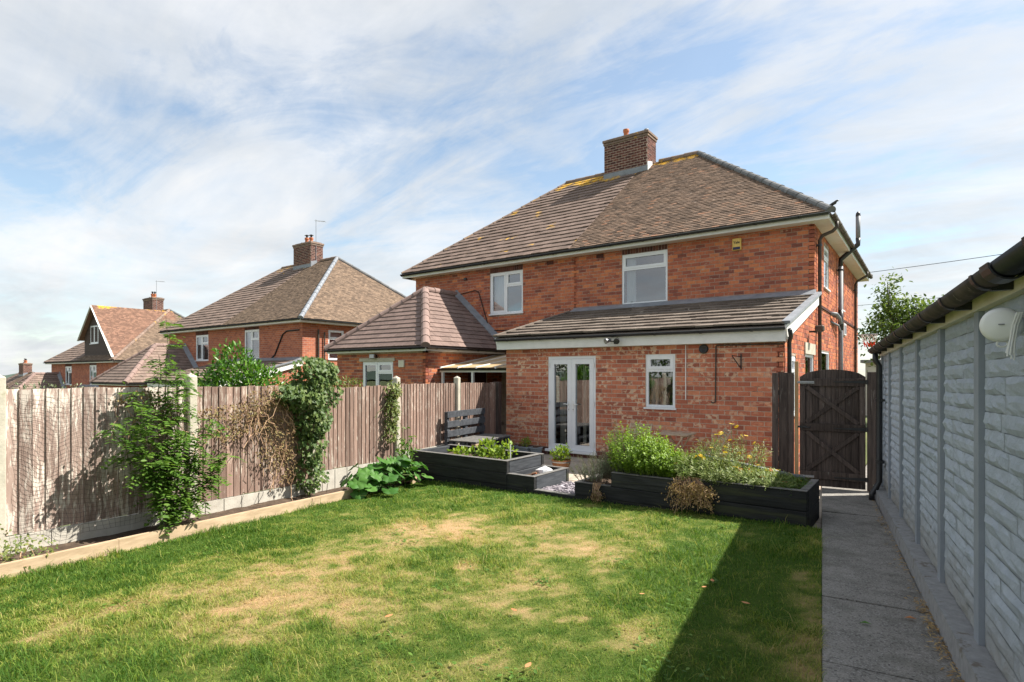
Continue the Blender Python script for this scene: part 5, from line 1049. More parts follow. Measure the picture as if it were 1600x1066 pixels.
def make_table_chairs():
    t = thing('bistro_table', 'small folding slatted wooden table against the extension wall', 'table', (-3.66, 9.95, 0))
    for k in range(6): y = 9.70 + k * .085; m = MB(); m.bbox(-3.97, -3.36, y, y + .075, .70, .72, .004); m.build('slat', MAT['old_teak'], t)
    for x in (-3.88, -3.46): m = MB(); m.bbox(x - .02, x + .02, 9.71, 10.20, .665, .698, .003); m.build('batten', MAT['old_teak'], t)
    for y in (9.74, 10.17):
        for a, b in ((-3.90, -3.45), (-3.42, -3.87)): m = MB(); yy = y + (.015 if a > b else -.015); m.bar((a, yy, .002), (b, yy, .664), .022, .04, (0, 1, 0), .003); m.build('leg', MAT['old_teak'], t)
    def chair(M, label):
        c = thing('folding_chair', label, 'chair', M.translation, M.to_euler().z, 'folding wooden chairs')
        for k in range(6): m = MB(M); y = -.18 + k * .065; m.bbox(-.19, .19, y, y + .052, .43, .45, .003); m.build('seat_slat', MAT['old_teak'], c)
        for s in (-1, 1):
            m = MB(M); m.bar((s * .205, -.24, .002), (s * .205, .27, .84), .022, .035, (1, 0, 0), .003); m.build('leg', MAT['old_teak'], c); m = MB(M); m.bar((s * .18, .26, .002), (s * .18, -.16, .43), .022, .035, (1, 0, 0), .003); m.build('leg', MAT['old_teak'], c)
        for z in (.66, .71, .76, .80): y = -.24 + (z / .84) * .51; m = MB(M); m.bbox(-.193, .193, y - .012, y + .004, z, z + .036, .003); m.build('back_slat', MAT['old_teak'], c)
    chair(Matrix.Translation((-4.40, 9.95, 0)) @ Matrix.Rotation(R(4), 4, 'Z'), 'folding slatted chair facing the lawn, left of the small table, beneath the window')
    chair(Matrix.Translation((-2.98, 9.86, 0)) @ Matrix.Rotation(R(-62), 4, 'Z'), 'folding slatted chair turned to the small table, behind the yellow flowers')
    m = MB(); m.tube([(-2.62, 7.93, .66), (-2.0, 7.93, .58), (-1.25, 7.93, .478)], .026, 10); tag(m.build('pole', MAT['grey_pipe'], smooth=True), 'grey pole propped along the back edge of the herb bed', 'pole')
    m = MB(); m.tube([(-2.55, 8.0, .52), (-1.25, 8.0, .44)], .03, 10); tag(m.build('pole', MAT['black_plastic'], smooth=True), 'black pole lying below the grey pole behind the herb bed', 'pole')
    # wooden tub and troughs
    p = thing('plant_tub', 'round varnished wooden tub with a lime green plant by the french doors', 'planter', (-5.47, 9.0, 0)); n = 16
    for k in range(n):
        a0, a1 = 2 * math.pi * k / n, 2 * math.pi * (k + .95) / n; m = MB(); V = []
        for z, r in ((.005, .135), (.20, .185)):
            for a in (a0, a1):
                for rr in (r, r - .02): V.append((-5.47 + rr * math.cos(a), 9.0 + rr * math.sin(a), z))
        m.add(V, [(0, 2, 6, 4), (1, 5, 7, 3), (4, 6, 7, 5), (0, 4, 5, 1), (2, 3, 7, 6)]); m.build('stave', MAT['tub_wood'], p)
    for z, r in ((.05, .149), (.155, .176)): m = MB(); m.lathe([(r, 0), (r + .004, 0), (r + .007, .022), (r + .003, .022)], (-5.47, 9.0, z), 24); m.build('hoop', MAT['metal'], p)
    m = MB(); m.lathe([(.17, .17), (.0, .18)], (-5.47, 9.0, 0), 20); m.build('soil', MAT['soil'], p)
    for i, (x, y, w, lab, mt) in enumerate(((-7.62, 10.3, .30, 'grey trough of yellowing plants nearest the fence, by the brick wall', 'planter_grey'), (-7.22, 10.32, .30, 'pale grey trough with green and yellow plant, middle of three by the wall', 'planter_grey'), (-6.93, 10.36, .17, 'narrow blue-grey empty pot beside the french doors', 'planter_grey'))):
        p = thing('trough', lab, 'planter', (x, y, 0)); m = MB(); h = .17; t_ = .02
        m.hexa([(x - w / 2 + t_, y - .09, .002), (x + w / 2 - t_, y - .09, .002), (x + w / 2 - t_, y + .09, .002), (x - w / 2 + t_, y + .09, .002), (x - w / 2, y - .11, h), (x + w / 2, y - .11, h), (x + w / 2, y + .11, h), (x - w / 2, y + .11, h)]); m.build('pot', MAT[mt], p)
        m = MB(); m.bbox(x - w / 2 - .012, x + w / 2 + .012, y - .122, y + .122, h - .028, h + .004, .004); m.build('rim', MAT[mt], p); m = MB(); m.box(x - w / 2 + .01, x + w / 2 - .01, y - .1, y + .1, h + .004, h + .008); m.build('soil', MAT['soil'], p)
make_table_chairs()

def make_canopy():
    c = thing('lean_to_canopy', 'tan ribbed plastic lean-to canopy beside the hipped rear wing', 'canopy', (-9.3, 12.4, 0)); x0, x1, y0, y1, z0, z1 = -10.50, -8.02, 11.1, 13.8, 1.93, 2.36
    n = 4
    for k in range(n):
        a = x0 + (x1 - x0) * k / n; b = x0 + (x1 - x0) * (k + 1) / n; m = MB(); m.hexa([(a + .02, y0, z0), (b - .02, y0, z0), (b - .02, y1, z1), (a + .02, y1, z1), (a + .02, y0, z0 + .012), (b - .02, y0, z0 + .012), (b - .02, y1, z1 + .012), (a + .02, y1, z1 + .012)]); m.build('sheet', MAT['poly_sheet'], c)
    for k in range(n + 1): a = x0 + (x1 - x0) * k / n; m = MB(); m.bar((a, y0 - .01, z0 + .006), (a, y1, z1 + .006), .045, .05); m.build('glazing_bar', MAT['white_paint'], c)
    m = MB(); m.box(x0, x1, y0 - .03, y0, z0 - .11, z0 - .02); m.build('beam', MAT['white_paint'], c); m = MB(); m.halfpipe((x0, y0 - .08, z0 - .02), (x1, y0 - .08, z0 - .02), .045); m.build('gutter', MAT['black_plastic'], c)
    for x in (x0 + .06, x0 + 1.1, x1 - .05): m = MB(); m.box(x, x + .06, y0 - .03, y0 + .03, -.4, z0 - .11); m.build('post', MAT['white_paint' if x < -9 else 'board_dark'], c)
    # grey shed beyond the gate
    s = thing('outbuilding', 'pale grey outbuilding glimpsed beyond the gate under the tree', 'shed', (.8, 33, -.3)); m = MB(); m.box(-2.5, 3.5, 33, 36, -.3, 2.3); m.build('wall', MAT['pale_render'], s); m = MB(); m.prism([(-2.7, 32.8, 2.3), (3.7, 32.8, 2.3), (3.7, 36.2, 2.3), (-2.7, 36.2, 2.3)], (0, 0, .15)); m.build('roof', MAT['lead'], s)
    for k in range(6): m = MB(); m.box(-2.4 + k, -1.5 + k, 32.97, 33, -.2, 2.1); m.build('door_panel', MAT['pale_render'], s)
    # basketball hoop
    h = thing('basketball_hoop', 'basketball ring with red and white net fixed at the far end of the side wall', 'hoop', (-1.6, 22.6, 3.0)); m = MB(); cx, cy, cz, r = -1.60, 22.6, 3.10, .24
    m.tube([(cx + r * math.cos(a), cy + r * math.sin(a), cz) for a in np.linspace(0, 2 * math.pi, 25)], .012, 6); m.tube([(XR, cy, cz - .02), (cx - r, cy, cz)], .02, 6); m.tube([(XR, cy, cz - .25), (cx - r, cy, cz)], .012, 6); m.build('ring', MAT['grey_pipe'], h)
    for k in range(10):
        a = 2 * math.pi * k / 10; P = lambda a, t: (cx + r * (1 - .45 * t) * math.cos(a), cy + r * (1 - .45 * t) * math.sin(a), cz - .42 * t)
        for s_ in (-1, 1): m = MB(); m.tube([P(a + s_ * t * 1.0, t) for t in np.linspace(0, .6, 5)], .008, 4); m.build('net_cord', MAT['white_paint'], h); m = MB(); m.tube([P(a + s_ * t * 1.0, t) for t in np.linspace(.6, 1, 4)], .010, 4); m.build('net_cord', MAT['petal_red'], h)
    def cable(p, q, sag, label, r=.008):
        p = Vector(p); q = Vector(q); m = MB(); m.tube([tuple(p.lerp(q, t) - Vector((0, 0, sag * 4 * t * (1 - t)))) for t in np.linspace(0, 1, 18)], r, 5); tag(m.build('overhead_cable', MAT['cable']), label, 'cable')
    cable((-4.5, 31.5, 6.45), (18, 24, 7.4), .35, 'upper thin overhead wire right of the house', .012); cable((-5.0, 35, 5.3), (22, 27, 6.6), .35, 'lower thin overhead wire above the garden tree', .010)
    cable((-14.3, 14.2, 4.65), (-26, 22, 4.2), .25, 'thin wire from the attached house toward the next house', .012)
    # netting over the first fence panel
    m = MB(GF); n1, n2 = 30, 32
    def NP(i, j):
        t, s = i / n1, j / n2; y = 2.42 + 1.60 * t; z = 1.60 - s * (1.30 + .10 * math.sin(math.pi * t)); return (-6.525 + .02 * math.sin(i * .9 + j * .25) + .03 * s, y + .012 * math.sin(j * .8 + i * .5), z + .02 * math.sin(i * .55 + j * .2) - .045 * math.sin(math.pi * ((t * 3) % 1)) * (1 - s * .4))
    for i in range(n1 + 1): m.tube([NP(i, j) for j in range(0, n2 + 1, 2)], .0012, 3, False)
    for j in range(n2 + 1): m.tube([NP(i, j) for i in range(n1 + 1)], .0012, 3, False)
    tag(m.build('garden_net', MAT['net']), 'sagging black garden netting hung over the pale flaking fence panel', 'net')
make_canopy()
# ================================================================== PLANTS
SHAPES = {'diamond': ([(0, 0), (.45, .5), (1, 0), (.45, -.5)], [(0, 1, 2), (0, 2, 3)]),
          'oval': ([(0, 0), (.22, .40), (.62, .44), (1, 0), (.62, -.44), (.22, -.40)], [(0, 1, 2, 3), (0, 3, 4, 5)]),
          'ivy': ([(0, 0), (-.12, .42), (.28, .36), (.42, .62), (.62, .26), (1, 0), (.62, -.26), (.42, -.62), (.28, -.36), (-.12, -.42)], [(0, 1, 2, 5), (2, 3, 4, 5), (0, 5, 8, 9), (5, 6, 7, 8)])}
def unit(v): return v / np.maximum(np.linalg.norm(v, axis=1, keepdims=True), 1e-9)
def leaf_geo(P, D, Nn, L, W, shape='diamond', fold=.22, droop=.12):
    pts, faces = SHAPES[shape]; D = unit(D); S = unit(np.cross(Nn, D)); Nn = unit(np.cross(D, S)); n = len(P); k = len(pts); V = np.zeros((n, k, 3))
    for i, (a, b) in enumerate(pts): V[:, i] = P + D * (a * L)[:, None] + S * (b * W)[:, None] + Nn * (abs(b) * W * fold - droop * a * a * L)[:, None]
    V = V.reshape(-1, 3); fs = max(len(f) for f in faces); base = np.arange(n)[:, None] * k
    F = np.concatenate([base + np.array([f]) for f in faces], 0); return V, F
def foliage(name, parent, mat, P, D, Nn, L, W, shape='diamond', fold=.22, droop=.12):
    V, F = leaf_geo(np.asarray(P, float), np.asarray(D, float), np.asarray(Nn, float), np.asarray(L, float), np.asarray(W, float), shape, fold, droop); return np_mesh(name, V, F, MAT[mat], parent)
def g2w(P): c, s = math.cos(DLT), math.sin(DLT); return np.stack([P[:, 0] * c - P[:, 1] * s, P[:, 0] * s + P[:, 1] * c, P[:, 2]], 1)
def rv(n): return unit(rng.normal(size=(n, 3)))
def U(a, b, n): return rng.uniform(a, b, n)
def wavy(p, q, n=6, j=.03):
    p = np.array(p, float); q = np.array(q, float); return [tuple(p + (q - p) * t + rng.normal(size=3) * j * (0 < t < 1)) for t in np.linspace(0, 1, n)]
def sapling():
    t = thing('sapling', 'bright green feathery-leaved sapling growing in front of the netted fence panel', 'shrub', G(-6.22, 3.62, .05), DLT); Pl, Dl, Nl, Ll = [], [], [], []
    stems = [((-6.22, 3.62, .02), (-6.33, 3.66, 2.42)), ((-6.2, 3.60, .02), (-6.15, 3.30, 1.45)), ((-6.22, 3.64, .02), (-6.12, 4.02, 1.30)), ((-6.2, 3.6, .02), (-6.05, 3.45, .95)), ((-6.2, 3.66, .02), (-6.08, 3.85, .90)), ((-6.25, 3.6, .02), (-6.42, 3.35, 1.60)), ((-6.25, 3.6, .02), (-6.38, 3.9, 1.72)), ((-6.2, 3.6, .02), (-6.05, 3.72, 1.15)), ((-6.22, 3.62, .3), (-6.2, 3.02, 1.30)), ((-6.2, 3.66, .2), (-6.1, 4.25, .85)), ((-6.24, 3.62, .3), (-6.36, 3.60, 2.0)), ((-6.24, 3.62, .3), (-6.30, 3.80, 1.85))]
    for k, (a, b) in enumerate(stems):
        pts = wavy(a, b, 9, .018); m = MB(GF); m.tube(pts, [.011 - .0085 * i / 8 for i in range(9)], 6); m.build('stem', MAT['bark'], t); P = np.array(pts)
        nl = 26 if k == 0 else 36
        for i in range(nl):
            f = (.22 + .78 * (i + rng.random()) / nl) if k else (.25 + .75 * (i + rng.random()) / nl); q = np.array([np.interp(f * 8, range(9), P[:, c]) for c in range(3)]); out = rng.normal(size=3) * np.array([.7, 1, .35]) + np.array([.55, 0, .25]); out /= np.linalg.norm(out)
            Lr = rng.uniform(.12, .22); nlf = 6
            for s in range(nlf):
                w = (s + 1) / nlf; c = q + out * Lr * w - np.array([0, 0, .10 * Lr / .2 * w * w * 2 * .5]); side = np.cross(out, [0, 0, 1]); side /= np.linalg.norm(side) + 1e-9
                for sg in (-1, 1): Pl.append(c); Dl.append(side * sg + out * .45 + np.array([0, 0, -.15])); Nl.append(np.array([0, 0, 1]) + rng.normal(size=3) * .25); Ll.append(rng.uniform(.048, .075) * (1.15 - .4 * abs(w - .55)))
            Pl.append(q + out * Lr); Dl.append(out + np.array([0, 0, -.2])); Nl.append(np.array([0, 0, 1.])); Ll.append(.05)
    P = g2w(np.array(Pl)); D = g2w(np.array(Dl)); N_ = g2w(np.array(Nl)); L = np.array(Ll); foliage('foliage', t, 'leaf_rowan', P, D, N_, L, L * .5, 'oval')
sapling()
def wall_plant(label, name, cat, mat, n, yz, depth, L0, L1, shape, twigs=0, twig_mat='bark', down=.8, aspect=.8):
    """a climber on the fence: yz(n) gives garden y, z and thickness"""
    y, z, th = yz(n); x = -6.53 + depth * th * rng.random(n) ** .7; t = thing(name, label, cat, G(-6.5, float(np.mean(y)), 0), DLT)
    P = np.stack([x, y, z], 1); D = np.stack([U(.0, .7, n), rng.normal(0, .6, n), -down + rng.normal(0, .5, n)], 1); Nn = np.stack([np.full(n, 1.), rng.normal(0, .45, n), U(.1, .9, n)], 1); L = U(L0, L1, n)
    foliage('foliage', t, mat, g2w(P), g2w(D), g2w(Nn), L, L * aspect, shape)
    for k in range(twigs):
        i = rng.integers(n); a = (x[i], y[i], z[i]); b = (min(x[i] + rng.uniform(-.05, .12), -6.3), y[i] + rng.normal(0, .22), z[i] - rng.uniform(.1, .5)); m = MB(GF); m.tube(wavy(a, b, 7, .025), .0028 + .002 * random.random(), 5); m.build('stem', MAT[twig_mat], t)
    return t
def blobs(cs):
    w = np.array([c[4] for c in cs], float); w /= w.sum()
    def f(n):
        k = rng.choice(len(cs), n, p=w); c = np.array([q[:4] for q in cs])[k]; r = np.sqrt(rng.random(n)); a = U(0, 2 * np.pi, n); return c[:, 0] + c[:, 2] * r * np.cos(a), c[:, 1] + c[:, 3] * r * np.sin(a), np.sqrt(1 - r * r) + .15
    return f
wall_plant('dense dark green ivy mound spilling over the fence top', 'ivy', 'ivy', 'leaf_ivy', 3400, blobs([(5.75, 1.74, .30, .30, 4), (5.62, 1.48, .36, .22, 3.5), (5.95, 1.80, .16, .22, 2), (5.78, 1.15, .28, .32, 3), (5.75, .75, .2, .3, 1.2), (5.72, .35, .22, .25, .9), (5.35, 1.52, .18, .12, .8), (6.05, 1.55, .14, .3, 1)]), .36, .035, .072, 'ivy', 14, aspect=.85)
wall_plant('withered brown climber tangled across the fence beside the ivy', 'climber', 'climber', 'leaf_brown', 2300, blobs([(5.15, 1.45, .42, .17, 3), (4.6, 1.32, .5, .10, 2), (4.9, 1.15, .45, .14, 1.6), (5.3, .95, .25, .3, 2), (5.35, .5, .2, .25, 1.2), (4.5, 1.05, .22, .1, .8), (5.2, .72, .3, .2, 1.2), (3.45, 1.52, .28, .10, .9), (3.75, 1.36, .22, .15, .9)]), .16, .018, .042, 'diamond', 60, 'dry_stem', .5, .6)
wall_plant('yellow-green climber on the fence post behind the raised bed', 'climber', 'climber', 'leaf_climber', 620, blobs([(7.60, 1.50, .17, .16, 2), (7.56, 1.15, .16, .28, 2.4), (7.52, .8, .14, .2, 1)]), .16, .035, .07, 'oval', 10, 'green_stem', .6, .55)
wall_plant('leafy trailing shoots over the timber edging nearest the camera', 'climber', 'climber', 'leaf_climber', 330, blobs([(2.22, .30, .22, .10, 1), (2.4, .22, .25, .06, 1), (2.1, .45, .06, .16, .5), (2.3, .14, .2, .08, .6)]), .5, .022, .04, 'diamond', 12, 'dry_stem', .4, .6)
def cloud(n, blobs_, shell=.55):
    w = np.array([b[3] * b[4] * b[5] for b in blobs_]) ** .8; w = w / w.sum(); k = rng.choice(len(blobs_), n, p=w); B = np.array(blobs_)[k]; d = rv(n); r = (shell + (1 - shell) * rng.random(n)) ** .6; P = B[:, :3] + d * B[:, 3:6] * r[:, None] + rng.normal(size=(n, 3)) * .02; return P, d
def bush(label, name, cat, mat, n, bl, L0, L1, shape='oval', aspect=.4, up=.5, base=None, stems=5, stem_mat='bark', shell=.4, fold=.22, group=None):
    base = base or (bl[0][0], bl[0][1], bl[0][2] - bl[0][5]); t = thing(name, label, cat, base, 0, group); P, d = cloud(n, bl, shell); L = U(L0, L1, n); D = d * .7 + rv(n) * .6 + np.array([0, 0, up]); Nn = d * .6 + np.array([0, 0, .8]) + rv(n) * .4
    foliage('foliage', t, mat, P, D, Nn, L, L * aspect, shape, fold)
    for k in range(stems):
        b = bl[k % len(bl)]; m = MB(); m.tube(wavy((base[0] + rng.normal() * .02, base[1] + rng.normal() * .02, base[2]), (b[0] + rng.uniform(-.5, .5) * b[3], b[1] + rng.uniform(-.5, .5) * b[4], b[2] + .4 * b[5]), 7, .02), [.012 * (1 - .1 * i) * max(1, b[5]) for i in range(7)], 6); m.build('stem', MAT[stem_mat], t)
    return t
c = G(-8.5, 6.07, 1.35)
bush('glossy bright green laurel bush showing above the fence', 'laurel_bush', 'bush', 'leaf_laurel', 4200, [(c.x, c.y, c.z, .62, .62, .72), (c.x - .1, c.y, c.z + .55, .32, .32, .42), (c.x + .3, c.y + .3, c.z + .1, .4, .4, .5), (c.x - .35, c.y - .3, c.z - .1, .45, .45, .6)], .065, .11, 'oval', .44, .25, (c.x, c.y, -.5), 7)
c = G(-6.9, 6.95, 1.60); bush('loose yellowing spray poking over the fence below the white window', 'shrub', 'shrub', 'leaf_climber', 240, [(c.x, c.y, c.z, .22, .3, .12), (c.x - .2, c.y + .3, c.z - .05, .15, .2, .1)], .03, .06, 'oval', .5, .5, (c.x, c.y, -.2), 4, 'dry_stem')
c = G(-6.85, 2.75, 1.6); bush('low green tips showing along the top of the netted fence panel', 'hedge_tips', 'shrub', 'leaf_rosemary', 320, [(c.x, c.y, c.z, .1, .45, .09)], .02, .045, 'diamond', .4, .7, (c.x, c.y, -.2), 6)
def squash():
    t = thing('squash_plant', 'sprawling squash plant with big lobed leaves at the corner of the lawn', 'plant', G(-6.1, 6.9, -.05), DLT); mes = []
    for v in range(4):
        r = np.random.default_rng(50 + v); V = [(0, 0, 0)]; F = []; nA, nR = 26, 4
        for j in range(1, nR + 1):
            for i in range(nA):
                a = -2.75 + 5.5 * i / (nA - 1); lob = 1 - .20 * (.5 - .5 * math.cos(a * 5 / 1.1)) + .05 * r.normal() * (j == nR); rr = j / nR * .5 * lob; V.append((rr * math.cos(a) + .08 * j / nR, rr * math.sin(a), .10 * (j / nR) ** 1.2 + .030 * math.cos(a * 5 / 1.1) * j / nR - .10 * (j / nR) ** 3 + r.normal() * .008))
        for i in range(nA - 1): F.append((0, 1 + i, 2 + i))
        for j in range(nR - 1):
            for i in range(nA - 1): a = 1 + j * nA + i; F.append((a, a + nA, a + nA + 1, a + 1))
        me = bpy.data.meshes.new('leaf'); me.from_pydata(V, [], F); me.materials.append(MAT['leaf_squash']); me.polygons.foreach_set('use_smooth', [True] * len(F)); mes.append(me)
    for k in range(76):
        y = random.uniform(6.15, 7.55); x = random.gauss(-5.98, .16); z = .10 + random.random() ** .8 * .40 * (1 - abs(y - 6.9) / 1.3) - .03; s = random.uniform(.17, .31); ctr = (-6.12 + random.uniform(-.05, .05), 6.9 + (y - 6.9) * .45, -.02)
        M = GF @ Matrix.Translation((x, y, z)) @ Matrix.Rotation(math.atan2(y - ctr[1], x - ctr[0] + .12) + random.gauss(0, .4), 4, 'Z') @ Matrix.Rotation(random.uniform(.15, 1.0), 4, 'Y') @ Matrix.Rotation(random.gauss(0, .3), 4, 'X') @ Matrix.Scale(s, 4)
        piece('leaf', random.choice(mes), M, t)
        if k % 2 == 0: m = MB(GF); m.tube([ctr, ((ctr[0] + x) / 2, (ctr[1] + y) / 2, z * .7 + .05), (x, y, z)], [.010, .008, .006], 6); m.build('petiole', MAT['green_stem'], t)
squash()
def canes():
    t = thing('leafy_canes', 'tall leafy green canes beside the squash plant and raised bed', 'plant', G(-6.15, 7.62, -.05), DLT); P = []; D = []
    for k in range(7):
        y, x = 7.55 + random.uniform(-.14, .14), -6.18 + random.uniform(-.12, .12); h = random.uniform(.45, .92); pts = wavy((x, y, -.05), (x + random.uniform(-.05, .15), y + random.uniform(-.1, .15), h), 7, .015); m = MB(GF); m.tube(pts, .006, 6); m.build('stem', MAT['green_stem'], t)
        for i in range(36): q = np.array(pts[2 + i % 5]) + rng.normal(size=3) * np.array([.07, .07, .05]); P.append(q); D.append(rng.normal(size=3) + np.array([.3, 0, -.1]))
    P = np.array(P); n = len(P); L = U(.05, .09, n); foliage('foliage', t, 'leaf_rowan', g2w(P), g2w(np.array(D)), np.tile([0, 0, 1.], (n, 1)) + rv(n) * .5, L, L * .6, 'oval')
canes()
def spiky(label, name, mat, bl, nst, L, W, per, group=None, stem='green_stem', base=None, cat='plant', hvar=.35):
    """herb made of many upright shoots set with small leaves"""
    base = base or (bl[0][0], bl[0][1], bl[0][2]); t = thing(name, label, cat, base, 0, group); Ps, Ds, Ns = [], [], []; m = MB()
    w = np.array([b[3] * b[4] for b in bl]); w = w / w.sum()
    for k in range(nst):
        x0, y0, z0, rx, ry, h, lean = bl[rng.choice(len(bl), p=w)]; a = rng.uniform(0, 6.28); r = math.sqrt(rng.random()); x, y = x0 + rx * r * math.cos(a), y0 + ry * r * math.sin(a); hh = h * (1 - hvar * r * r) * rng.uniform(.72, 1.08); d = np.array([math.cos(a) * r * lean + rng.normal() * .10, math.sin(a) * r * lean + rng.normal() * .10, 1.]); d /= np.linalg.norm(d); tip = np.array([x, y, z0]) + d * hh
        m.tube([(x, y, z0), tuple(np.array([x, y, z0]) + d * hh * .5 + rng.normal(size=3) * .01), tuple(tip)], [.003, .0025, .0012], 4, False)
        for i in range(per): f = .30 + .70 * (i / per); Ps.append(np.array([x, y, z0]) + d * hh * f + rng.normal(size=3) * .008); s = rng.normal(size=3); s -= d * s.dot(d); Ds.append(s / (np.linalg.norm(s) + 1e-9) + d * .7); Ns.append(d - s * .3)
    m.build('stems', MAT[stem], t); P = np.array(Ps); n = len(P); ll = U(L * .7, L * 1.25, n); foliage('foliage', t, mat, P, np.array(Ds), np.array(Ns), ll, ll * W, 'diamond'); return t
spiky('grey-green rosemary bush at the low end of the herb bed', 'rosemary_bush', 'leaf_rosemary', [(-3.80, 7.28, .22, .17, .16, .50, .9), (-3.97, 7.25, .22, .12, .12, .44, 1.1), (-3.62, 7.35, .3, .12, .15, .50, .6)], 130, .032, .16, 34, stem='bark')
spiky('tall grey-green sage-like shoots behind the marjoram', 'herb_shrub', 'leaf_rosemary', [(-3.50, 7.60, .36, .15, .16, .80, .30)], 60, .034, .2, 34)
spiky('big bright lime green marjoram mound filling the herb bed', 'marjoram', 'leaf_oregano', [(-3.30, 7.42, .37, .22, .26, .74, .35), (-2.98, 7.40, .37, .26, .26, .48, .4), (-2.68, 7.40, .37, .24, .26, .38, .5), (-3.15, 7.62, .37, .3, .2, .58, .3), (-3.1, 7.18, .40, .4, .08, .38, .5)], 640, .038, .62, 30)
t = spiky('tall yarrow with flat yellow flower heads in the herb bed', 'yarrow', 'leaf_yarrow', [(-2.18, 7.65, .38, .16, .16, .66, .5), (-2.0, 7.68, .38, .18, .13, .72, .5)], 85, .040, .26, 30)
def flowers(t, pts, r, mat, disc=None):
    mes = bpy.data.meshes.new('flower'); n = 12; V = [(0, 0, .25)]; F = []
    for i in range(n): a = 2 * math.pi * i / n; V += [(math.cos(a - .2), math.sin(a - .2), 0), (1.15 * math.cos(a), 1.15 * math.sin(a), .12), (math.cos(a + .2), math.sin(a + .2), 0)]; b = 1 + 3 * i; F += [(0, b, b + 1), (0, b + 1, b + 2)]
    mes.from_pydata(V, [], F); mes.materials.append(MAT[mat])
    for p in pts: piece('flower', mes, Matrix.Translation(p) @ Matrix.Rotation(random.gauss(0, .4), 4, 'X') @ Matrix.Rotation(random.gauss(0, .4), 4, 'Y') @ Matrix.Scale(r * random.uniform(.75, 1.2), 4), t)
def stalked(t, pts, z0, r, mat):
    m = MB()
    for p in pts: m.tube([(p[0] + random.uniform(-.05, .05), p[1] + random.uniform(-.04, .04), z0), (p[0] + random.uniform(-.02, .02), p[1], (z0 + p[2]) / 2), p], .003, 4, False)
    m.build('flower_stems', MAT['green_stem'], t); flowers(t, pts, r, mat)
stalked(t, [(-2.28, 7.72, .98), (-2.22, 7.72, 1.0), (-2.08, 7.72, 1.13), (-2.02, 7.72, 1.10), (-1.95, 7.72, .98), (-1.90, 7.72, .99), (-1.80, 7.72, .90), (-2.34, 7.72, .80), (-2.15, 7.70, .83), (-1.99, 7.72, .75), (-1.86, 7.72, .72), (-2.1, 7.72, .92), (-1.76, 7.72, .62)], .39, .030, 'petal_yellow')
t = spiky('straggling marigolds with yellow and orange flowers by the path end of the herb bed', 'marigold_clump', 'leaf_yarrow', [(-2.1, 7.35, .38, .35, .25, .34, .7), (-1.65, 7.4, .38, .35, .28, .26, .8), (-2.45, 7.4, .38, .25, .28, .44, .6), (-1.9, 7.2, .40, .6, .08, .22, .8)], 700, .048, .32, 18)
stalked(t, [(-2.42, 7.30, .72), (-2.36, 7.32, .74), (-2.33, 7.35, .70), (-2.1, 7.50, .78), (-1.95, 7.40, .62), (-2.2, 7.30, .56), (-1.62, 7.60, .58), (-1.5, 7.60, .60), (-1.36, 7.62, .57), (-1.85, 7.35, .55), (-2.05, 7.35, .50)], .39, .030, 'petal_yellow'); flowers(t, [(-1.88, 7.36, .60), (-1.80, 7.50, .58), (-1.56, 7.55, .60), (-2.65, 7.25, .62)], .028, 'petal_orange')
t = spiky('small red poppies in short grass at the corner of the herb bed', 'poppy_clump', 'leaf_rowan', [(-1.40, 7.5, .38, .22, .35, .20, .8), (-1.28, 7.35, .38, .12, .25, .17, .8)], 190, .055, .12, 9); stalked(t, [(-1.36, 7.28, .52), (-1.26, 7.60, .50), (-1.62, 7.30, .55)], .39, .030, 'petal_red')
def drooping():
    t = thing('withered_plant', 'withered straw-coloured plant drooping over the front of the herb bed', 'plant', (-2.45, 7.15, .40)); P, D = [], []
    for k in range(46):
        x = -2.52 + random.gauss(0, .12); e = (-2.33 + random.gauss(0, .17), 6.98 - random.uniform(.0, .12), random.uniform(.06, .40)); pts = [(x, 7.18, .42), ((x + e[0]) / 2, 7.06, .50 - random.uniform(0, .04)), (e[0] * .7 + x * .3, 7.01, .40), e]; m = MB(); m.tube(pts, .0032, 4); m.build('stem', MAT['dry_stem'], t)
        for i in range(44): f = rng.uniform(.15, 1); a = np.array(pts[2]) * (1 - f) + np.array(pts[3]) * f; P.append(a + rng.normal(size=3) * np.array([.035, .02, .03])); D.append(rng.normal(size=3) + np.array([0, -.3, -.6]))
    P = np.array(P); P[:, 1] = np.minimum(P[:, 1], 7.035); n = len(P); L = U(.016, .034, n); foliage('foliage', t, 'leaf_dry', P, np.array(D), rv(n), L, L * .6)
    t = thing('withered_plant', 'limp dry brown stalks hanging below the rosemary at the bed end', 'plant', (-3.78, 7.03, .1)); P = []; 
    for k in range(14):
        e = (-3.68 + random.gauss(0, .06), 7.0 - random.uniform(0, .06), random.uniform(.02, .12)); m = MB(); m.tube([(-3.72 + random.gauss(0, .04), 7.15, .26), (-3.70 + random.gauss(0, .04), 7.03, .27), e], .004, 4); m.build('stem', MAT['dry_stem'], t)
        for i in range(14): P.append(np.array(e) + rng.normal(size=3) * np.array([.03, .015, .05]))
    P = np.array(P); P[:, 1] = np.minimum(P[:, 1], 7.03); n = len(P); L = U(.02, .05, n); foliage('foliage', t, 'leaf_brown', P, rv(n) + np.array([0, 0, -.8]), rv(n) + np.array([0, -1, 0]), L, L * .5)
drooping()
bush('small bright seedling leaves at the fence end of the raised bed', 'seedling', 'plant', 'leaf_young', 60, [(-6.72, 7.6, .38, .16, .12, .07)], .05, .10, 'oval', .6, .6, (-6.72, 7.6, .30), 4, 'green_stem')
bush('leafy vegetable plant with yellowing top, middle of the raised bed', 'vegetable_plant', 'plant', 'leaf_young', 170, [(-6.18, 7.72, .48, .20, .18, .16), (-6.42, 7.6, .40, .14, .12, .08), (-6.02, 7.6, .42, .14, .12, .08)], .06, .11, 'oval', .6, .5, (-6.15, 7.7, .30), 6, 'green_stem')
